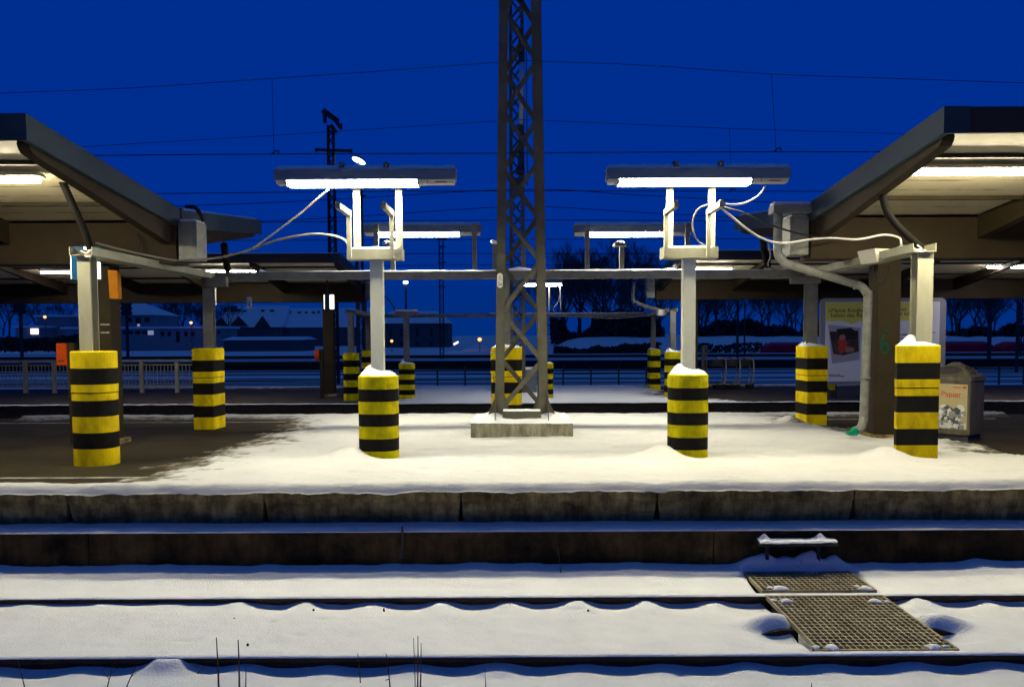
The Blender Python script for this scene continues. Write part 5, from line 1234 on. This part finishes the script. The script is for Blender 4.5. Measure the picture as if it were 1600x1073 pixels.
# low pipe rails beside the tracks
for ua, ub, v, Y, lab in ((640, 770, 577, 43, 'low signal wire rail left of the big mast foot'), (880, 1010, 577, 43, 'low signal wire rail right of the big mast foot'), (1290, 1600, 577, 43, 'low signal wire rail behind the waste bin')):
    a, c = at(ua, v, Y), at(ub, v, Y); t = thing('wire_rail', lab, 'rail fence', (a.x, Y, GZ), 'low wire rails in the yard')
    b = MB(); b.tube([a, c], .035, 5); b.tube([a - Vector((0, 0, .2)), c - Vector((0, 0, .2))], .02, 5); b.build('pipe', 'far_steel', t, base=a)
    n = max(2, int((c.x - a.x) / 1.2))
    for i in range(n + 1):
        x = a.x + (c.x - a.x) * i / n; b = MB(); b.box(x - .04, x + .04, Y - .04, Y + .04, GZ, a.z + .12); b.build('post', 'far_steel', t, base=(x, Y, GZ))
# snow bank on the right and the dark hedge on top
def bank(name, xs, ys, Z, m, kind):
    s = MB(); s.grid(xs, ys, Z); return tag(s.build(name, m, smooth=True, fix=False), kind=kind)
xs = np.linspace(3, 190, 120); ys = np.linspace(112, 150, 30); X, Y = np.meshgrid(xs, ys)
bank('embankment', xs, ys, GZ - .3 + (2.2 + .5 * fbm(X * .07, Y * .1)) * sstep(113, 122, Y) * sstep(3, 9, X) + .25 * fbm(X * .5, Y * .5), 'snow', 'structure')
rr = random.Random(21)
def bush_mass(label, ua, ub, vt, vb, Y, n, m='hedge', name='hedge', leaf=.5):
    a, c = at(ua, vb, Y), at(ub, vt, Y); b = MB()
    for k in range(n):
        x = rr.uniform(a.x, c.x); hmax = (c.z - a.z) * max(.25, .72 + 1.1 * fbm(np.array(x * .22), np.array(3.3 + Y)).item()); z = a.z - .5 + (rr.random() ** .7) * (hmax + .5); y = Y + rr.uniform(-1.5, 1.5); r_ = leaf * rr.uniform(.5, 1.3)
        d1 = Vector((rr.uniform(-1, 1), rr.uniform(-1, 1), rr.uniform(-1, 1))).normalized(); d2 = d1.cross(Vector((rr.uniform(-1, 1), rr.uniform(-1, 1), rr.uniform(-1, 1)))).normalized()
        p = Vector((x, y, z)); b.add([p - d1 * r_, p + d2 * r_ * .6, p + d1 * r_, p - d2 * r_ * .6], [(0, 1, 2, 3)])
    return tag(b.build(name, m, base=a, fix=False), label, 'hedge')
bush_mass('dark hedge on the snow bank right of the big mast', 862, 1035, 496, 531, 124, 5200)
bush_mass('dark hedge on the snow bank behind the right lamp post and billboard', 1085, 1300, 497, 531, 124, 6000)
bush_mass('dark hedge behind the red wagons at the right edge', 1455, 1680, 500, 540, 126, 5200)
bush_mass('scrubby bushes on the slope of the snow bank right of the mast', 866, 1030, 533, 551, 112, 2600, leaf=.28)
bush_mass('scattered scrub on the snow bank behind the luggage trolleys', 1085, 1300, 535, 551, 112, 1500, leaf=.26)
bush_mass('low dark shrubs in front of the houses at left', -40, 130, 524, 543, 120, 2600, leaf=.35)

# bare trees
def tree_mesh(seed, H, spread=.55, depth=7):
    r_ = random.Random(seed); tr = MB(); cr = MB()
    def grow(p, d, L, r, lev, mb):
        pts = [p]; dd = d.copy()
        for k in range(3):
            dd = (dd + Vector((r_.uniform(-.16, .16), r_.uniform(-.16, .16), r_.uniform(-.04, .12)))).normalized(); pts.append(pts[-1] + dd * L / 3)
        mb.tube(pts, r, 5 if lev < 2 else 3, r2=r * .66)
        if lev >= depth: return
        nb = 4 if lev < 1 else r_.choice((2, 3, 3)) if lev < 4 else r_.choice((2, 3, 3))
        for k in range(nb):
            ax = Vector((r_.uniform(-1, 1), r_.uniform(-1, 1), r_.uniform(-.3, .5))).normalized()
            nd = (dd * (1 - spread * r_.uniform(.5, 1)) + ax * spread * r_.uniform(.7, 1.2) + Vector((0, 0, .18))).normalized()
            q = pts[-1] if k < 2 else pts[r_.choice((1, 2))] if lev else pts[k - 1]
            grow(q, nd, L * r_.uniform(.62, .82), max(r * .6, .018), lev + 1, cr)
    grow(Vector((0, 0, 0)), Vector((0, 0, 1)), H * .30, H * .020, 0, tr)
    return tr, cr
PROTO = []
def make_tree(seed, H, **k):
    t = thing('bare_tree', 'x', 'tree', (0, 0, 0), 'bare trees beyond the yard'); tr, cr = tree_mesh(seed, H, **k)
    tr.build('trunk', 'bark', t, fix=False); cr.build('crown', 'twig', t, fix=False); PROTO.append([t, False, H]); return t
for sd in (5, 12, 23, 38): make_tree(sd, 12.0)
def place_tree(k, u, Y, vbase, vtop, rot, label):
    t, used, H = PROTO[k]; o = t if not used else copy_tree(t); PROTO[k][1] = True
    p, q = at(u, vbase, Y), at(u, vtop, Y); sc = (q.z - p.z) / (H * .95); o.location = p; o.rotation_euler.z = rot; o.scale = (sc, sc, sc); o['label'] = label
TR = [(0, 905, 132, 528, 375, .3, 'big bare tree just right of the lattice mast'), (1, 940, 130, 530, 365, 1.9, 'tall bare tree above the gantry beam between mast and right lamp post'), (2, 972, 131, 530, 372, 3.1, 'bare tree behind the rear right tube lamp stub'), (3, 1003, 134, 528, 385, 4.2, 'bare tree at the end of the far right canopy'),
      (1, 880, 138, 528, 400, 5.0, 'smaller bare tree close to the right leg of the big mast'), (0, 1095, 132, 528, 420, 2.2, 'bare tree right behind the right lamp post'), (2, 1150, 134, 528, 425, .8, 'bare tree above the luggage trolleys'), (3, 1190, 130, 528, 430, 1.2, 'bare tree left of the right back striped post'), (1, 1228, 133, 528, 432, 2.8, 'bare tree directly behind the right back striped post'),
      (0, 1278, 136, 530, 440, 3.5, 'bare tree at the left rim of the billboard'), (2, 1500, 132, 535, 430, .2, 'bare tree right of the billboard'), (3, 1545, 135, 535, 425, 2.0, 'bare tree above the waste bin'), (1, 1590, 131, 535, 430, 3.3, 'bare tree at the right picture edge'),
      (0, 15, 178, 528, 445, 1.0, 'bare tree at the left picture edge'), (1, 60, 182, 528, 440, 2.1, 'bare tree behind the lamp among the houses at left'), (2, 100, 185, 528, 445, .6, 'bare tree left of the hip roofed house'), (3, 255, 186, 520, 445, 4.4, 'bare tree right of the hip roofed house'), (0, 285, 190, 520, 440, 5.4, 'bare tree left of the left back striped post'), (2, 318, 192, 520, 446, 2.6, 'bare tree behind the left back striped post')]
rt = random.Random(77)
for i in range(12):
    u = (5, 40, 75, 90, 250, 265, 280, 300, 312, 325, 338, 355)[i]
    TR.append((rt.randrange(4), u, rt.uniform(185, 225), 524, rt.uniform(455, 474), rt.uniform(0, 6.28), 'slim bare tree behind the houses ' + ('at far left' if u < 120 else 'near the left back striped post')))
WHERE = ('between the mast and the right lamp post', 'behind the luggage trolleys', 'behind the billboard', 'above the waste bin')
for i in range(26):
    u = rt.uniform(868, 1030) if i < 11 else rt.uniform(1080, 1290) if i < 20 else rt.uniform(1480, 1600)
    TR.append((rt.randrange(4), u, rt.uniform(138, 165), 526, rt.uniform(395, 440) if i < 11 else rt.uniform(425, 455), rt.uniform(0, 6.28), 'thin bare tree in the wood ' + (WHERE[0] if i < 11 else WHERE[1] if u < 1200 else WHERE[2] if u < 1480 else WHERE[3])))
for a in TR: place_tree(*a)

# houses
def house(label, u0, u1, vb, ve, vr, Y, depth, roof='gable', wall='house_wall', wins=(), hip_u=None, chim=(), name='house', gables=(), floor_down=1.5):
    a, b_ = at(u0, vb, Y), at(u1, ve, Y); zr = at((u0 + u1) / 2, vr, Y + depth / 2).z
    t = thing(name, label, 'building', ((a.x + b_.x) / 2, Y, a.z), 'houses beyond the yard'); B = ((a.x + b_.x) / 2, Y, a.z)
    m_ = MB(); m_.box(a.x, b_.x, Y, Y + depth, GZ - .3, b_.z); m_.build('wall', wall, t, base=B)
    e = .4; m_ = MB(); x0, x1 = a.x - e, b_.x + e; zb = b_.z + .01
    if roof == 'gable': v = [(x0, Y - e, zb), (x1, Y - e, zb), (x1, Y + depth + e, zb), (x0, Y + depth + e, zb), (x0, Y + depth / 2, zr), (x1, Y + depth / 2, zr)]
    else:
        hx = (x1 - x0) * (.46 if roof == 'pyramid' else .2); v = [(x0, Y - e, zb), (x1, Y - e, zb), (x1, Y + depth + e, zb), (x0, Y + depth + e, zb), (x0 + hx, Y + depth / 2, zr), (x1 - hx, Y + depth / 2, zr)]
    if roof == 'flat': m_.box(x0, x1, Y - e, Y + depth + e, zb, zb + .35)
    else: m_.add(v, [(0, 1, 5, 4), (2, 3, 4, 5), (0, 4, 3), (1, 2, 5), (0, 3, 2, 1)])
    rf = m_.build('roof', 'snow_small', t, base=B)
    for cu, cv, cw, ch_ in chim:
        p = at(cu, cv, Y + depth * .45); q = at(cu + cw, cv + ch_, Y + depth * .45); m_ = MB(); m_.box(p.x, q.x, Y + depth * .35, Y + depth * .35 + (q.x - p.x), q.z - 1.2, p.z); m_.build('chimney', 'house_brown', rf, base=p)
    for w0, w1, y0, y1, lit in wins:
        p, q = at(w0, y0, Y - .02), at(w1, y1, Y - .02); m_ = MB(); m_.box(p.x, q.x, Y - .06, Y - .005, q.z, p.z); m_.build('window', lit or 'pane', t, base=p)
    for gu, gv, gw, gb in gables:   # cross gables with dark fronts
        p = at(gu, gv, Y - .6); l_, r2 = at(gu - gw, gb, Y - .6), at(gu + gw, gb, Y - .6); m_ = MB()
        m_.add([(l_.x, Y - .6, l_.z), (r2.x, Y - .6, r2.z), (p.x, Y - .6, p.z), (l_.x, Y + depth / 2, l_.z), (r2.x, Y + depth / 2, r2.z), (p.x, Y + depth / 2, p.z)], [(0, 1, 2), (0, 2, 5, 3), (1, 4, 5, 2)]); m_.m = [0, 1, 1]
        m_.build('gable', ['house_brown', 'snow_small'], t, base=p)
    return t
house('long low building with a flat snowy roof and a row of windows at left', 100, 345, 537, 513, 505, 150, 9, 'flat', 'house_wall', [(192 + 0, 197, 517, 522, None), (201, 208, 517, 522, None), (211, 219, 517, 522, None), (222, 230, 517, 522, None), (231, 240, 516.5, 523, 'win_dim'), (251, 257, 518, 525, None), (262, 267, 518, 525, None), (275, 281, 518, 534, None), (288, 293, 518, 525, None), (298, 304, 518, 525, None), (345 - 5, 344, 517, 521, None)])
house('lower wing with snowy roof right of the long low building', 350, 470, 541, 531, 526, 140, 10, 'gable', 'house_dark')
house('hip roofed house behind the long low building', 118, 241, 520, 492, 466, 170, 12, 'pyramid', 'house_wall', [(200, 206, 496, 503, None), (212, 220, 496, 505, None), (226, 234, 496, 503, None), (214.5, 218.5, 506, 510, 'win_dim')])
house('pale block with a flat roof beside the lit window at far left', 60, 108, 536, 495, 493, 160, 10, 'flat', 'house_wall')
house('small building with a bright lit window at far left', 25, 62, 536, 512, 508, 155, 8, 'flat', 'house_wall', [(48, 60, 513.5, 522, 'win_lit')])
house('long row house with dark cross gables left of the far sign', 345, 440, 532, 511, 478, 200, 12, 'gable', 'house_dark', chim=((352, 481, 5, 9), (363, 478, 8, 6), (371, 483, 7, 4), (382, 485, 5, 3), (410, 484, 5, 3), (424, 484, 6, 3)), gables=((373, 494, 14, 508), (410, 493, 13, 511), (345, 495, 12, 509)))
house('long row house with a snowy roof behind the far left canopy column', 440, 590, 532, 511, 481, 202, 12, 'gable', 'house_dark', chim=((448, 486, 8, 4), (467, 487, 5, 3), (478, 487, 4, 2.5), (489, 487, 5, 2.5), (498, 486, 3, 4), (541, 485, 3, 5), (553, 485, 3, 5)), wins=((520, 524, 518, 526, 'win_dim'),))
house('tall dark apartment block with a snowy roof between left lamp post and mast', 585, 700, 552, 505, 486, 175, 12, 'hip', 'house_dark', [(u, u + 4, v, v + 5, None) for v in (513, 520, 534) for u in (608, 625, 650, 672)])
house('low shed with a pitched snow roof left of the big mast', 722, 772, 556, 549, 537, 130, 9, 'pyramid', 'house_dark')
# sodium and other far lamps on thin poles
def far_lamp(label, u, v, Y, m='sodium', r=.26):
    p = at(u, v, Y); t = thing('street_lamp', label, 'street lamp', (p.x, Y, GZ), 'distant street lamps')
    b = MB(); b.tube([(p.x, Y + .2, GZ), (p.x, Y + .2, p.z + .2)], .06, 5); b.build('pole', 'far_steel', t, base=(p.x, Y, GZ))
    b = MB(); k = 10; b.loft([[(p.x + q * math.cos(a), Y + q * math.sin(a), p.z + h) for a in [6.283 * i / k for i in range(k)]] for q, h in ((r * .35, -r), (r, -r * .3), (r, r * .3), (r * .3, r * .8))]); b.build('lamp_head', m, t, base=p)
far_lamp('distant orange street lamp at far left among trees', 70, 495, 150); far_lamp('distant orange street lamp left of the left back striped post', 298.5, 504, 148)
far_lamp('distant orange street lamp right of the left lamp post', 612, 532.5, 130, r=.22); far_lamp('distant orange street lamp just left of the big mast', 749.5, 530, 128, r=.30)
b = MB(); p, q = at(709, 538, 128), at(716, 534, 128); b.bar(p, q, .25, .25); tag(b.build('yard_light', 'win_lit', base=p), 'small slanted pale yard light left of the orange lamp near the mast', 'light')

# masts, signals
def thin_mast(label, u, vt, Y, w_, arms=(), name='lattice_mast', lamp=None, phase=0, m='far_steel', wt=None):
    p = at(u, 540, Y); zt2 = at(u, vt, Y).z
    t = lattice_mast(label, p.x, Y, GZ, zt2, w_, wt or w_, w_ * .16, w_ * 1.15, m=m, group='distant lattice masts', brace=w_ * .09)
    for (ua, va, ub, vb2, th) in arms:
        b = MB(); b.bar(at(ua, va, Y - w_ * .6), at(ub, vb2, Y - w_ * .6), th, th); b.build('arm', m, t, base=at(ua, va, Y))
    return t
mA = thin_mast('tall dark catenary mast with crossarm left of the left lamp post', 522, 196, 46, .48, ((494, 234, 549, 236, .13), (494, 231.5, 494, 238, .1), (549, 233, 549, 239, .1), (516, 196, 526, 208, .2), (505, 173, 528, 190, .26), (522, 186, 533, 200, .2), (507, 176, 508, 192, .16), (533, 193, 533, 203, .1)), wt=.34, m='dark_steel')
mB = thin_mast('slim lattice mast behind the left lamp post uprights', 563.5, 296, 62, .5, ((552, 306, 572, 306, .12),), m='dark_steel')
t = thin_mast('slim floodlight mast with ladder left of the big mast', 690.5, 376, 70, .36, ((683, 373, 699, 373, .22), (686, 385, 696, 385, .1), (684, 410, 698, 410, .08), (684, 425, 698, 425, .08), (685, 448, 697, 448, .08)), m='dark_steel')
thin_mast('lattice mast rising right of the far left canopy end', 566, 430, 44, .42, m='far_steel')
thin_mast('lattice mast at the right picture edge behind the waste bin', 1594, 440, 70, .4, m='dark_steel')
# lit head behind the front left lamp
p = at(563, 250, 48); t = thing('street_lamp', 'tall street lamp with wide lit head above the front left lamp', 'street lamp', (p.x, 48, GZ))
b = MB(); b.tube([(p.x - .1, 48, GZ), (p.x - .1, 48, p.z - .1)], .05, 6); b.build('pole', 'grey_white', t, base=(p.x, 48, GZ))
b = MB(); c0, c1 = at(549, 246, 48), at(572, 256, 48); axd = (c1 - c0).normalized(); upn = Vector((0, .5, .87)).normalized(); sdn = axd.cross(upn).normalized(); cc = (c0 + c1) / 2
k = 20; b.loft([[tuple(cc + axd * .42 * f * math.cos(6.283 * i / k) + sdn * .26 * f * math.sin(6.283 * i / k) + upn * h) for i in range(k)] for f, h in ((1, 0.0), (1.02, .04), (.8, .14), (.3, .19))]); b.build('hood', 'far_steel', t, base=cc, smooth=True)
b = MB(); b.add([tuple(cc + axd * .38 * math.cos(6.283 * i / k) + sdn * .22 * math.sin(6.283 * i / k) - upn * .012) for i in range(k)], [tuple(range(k))]); b.build('lamp_glass', 'head_lit', t, base=cc, fix=False)
p = at(634, 443, 90); t = thing('street_lamp', 'distant mast lamp with a small lit head right of the left lamp post', 'street lamp', (p.x, 90, GZ))
b = MB(); b.tube([(p.x, 90, GZ), (p.x, 90, p.z)], .12, 6); b.build('pole', 'far_steel', t, base=(p.x, 90, GZ))
b = MB(); b.box(p.x - .22, p.x + .22, 89.7, 90, p.z, p.z + .22); b.build('lamp_head', 'head_lit', t, base=p)
def signal(label, u, vt, vb, Y, head=True, w_=.09):
    p = at(u, vb, Y); zt2 = at(u, vt, Y).z; t = thing('signal', label, 'signal', (p.x, Y, p.z), 'railway signals in the yard')
    b = MB(); b.tube([p, (p.x, Y, zt2)], w_, 6); b.build('pole', 'dark_steel', t, base=p)
    if head:
        b = MB(); b.box(p.x - .26, p.x + .26, Y - .12, Y + .05, zt2 - .8, zt2)
        for s_ in (-1, 1):
            for dz in (.12, .40, .68): b.box(p.x + s_ * .265, p.x + s_ * .38, Y - .2, Y - .1, zt2 - dz - .07, zt2 - dz + .07)
        b.build('signal_head', 'dark_steel', t, base=(p.x, Y, zt2))
signal('dark railway signal with hooded lamps left of the left back striped post', 200, 471, 560, 52); signal('dark railway signal behind the railing at far left', 35, 466, 572, 46)
signal('bare dark signal pole right of the trolleys', 1152, 470, 562, 60, False); signal('second bare dark signal pole right of the trolleys', 1163, 470, 562, 62, False, .06); signal('dark post in front of the red wagons above the waste bin', 1545, 482, 560, 60, False, .14); signal('twin dark post right of the waste bin', 1588, 470, 582, 48, False, .08)

# red wagons, standing in the cutting in front of the bank
def wagon(u0, u1, vt, vb, Y, label):
    a, b_ = at(u0, vt, Y), at(u1, vb, Y); x0, x1, z0, z1 = a.x, b_.x, b_.z, a.z
    t = thing('rail_wagon', label, 'wagon', ((x0 + x1) / 2, Y, z0 - .5), 'red covered wagons')
    b = MB(); h = z1 - z0; k = 10
    def sec(f): return [(Y - 1.45 + .0, z0), *[(Y - 1.45 * math.cos(R(180 * i / k)) * (1 if True else 1), z0 + h * .72 * f + h * .28 * f * math.sin(R(180 * i / k))) for i in range(k + 1)], (Y + 1.45, z0)]
    xs = [(x0, .62), (x0 + .35, .85), (x0 + .9, 1), (x1 - .9, 1), (x1 - .35, .85), (x1, .62)]
    b.loft([[(x, p_[0], p_[1]) for p_ in sec(f)] for x, f in xs]); b.build('cover', 'train_red', t, base=((x0 + x1) / 2, Y, z0), smooth=False)
    b = MB(); b.box(x0, x1, Y - 1.3, Y + 1.3, z0 - .45, z0 - .005)
    for wx in (x0 + .9, x0 + 2.2, x1 - 2.2, x1 - .9): b.tube([(wx, Y - .8, z0 - .5), (wx, Y - .7, z0 - .5)], .4, 12)
    b.build('underframe', 'dark_steel', t, base=(x0, Y, z0))
    s = MB(); s.box(x0 + 1.0, x1 - 1.0, Y - .7, Y + .7, z1 - .03, z1 + .06); s.build('snow_cap', 'snow_small', t, base=(x0, Y, z1), bevel=.03)
wagon(1193, 1283, 535, 552, 106, 'red covered wagon left of the billboard, rounded end showing'); wagon(1340, 1546, 534, 553, 106, 'long red covered wagon right of the billboard'); wagon(1558, 1700, 534, 553, 106, 'red covered wagon at the right picture edge')
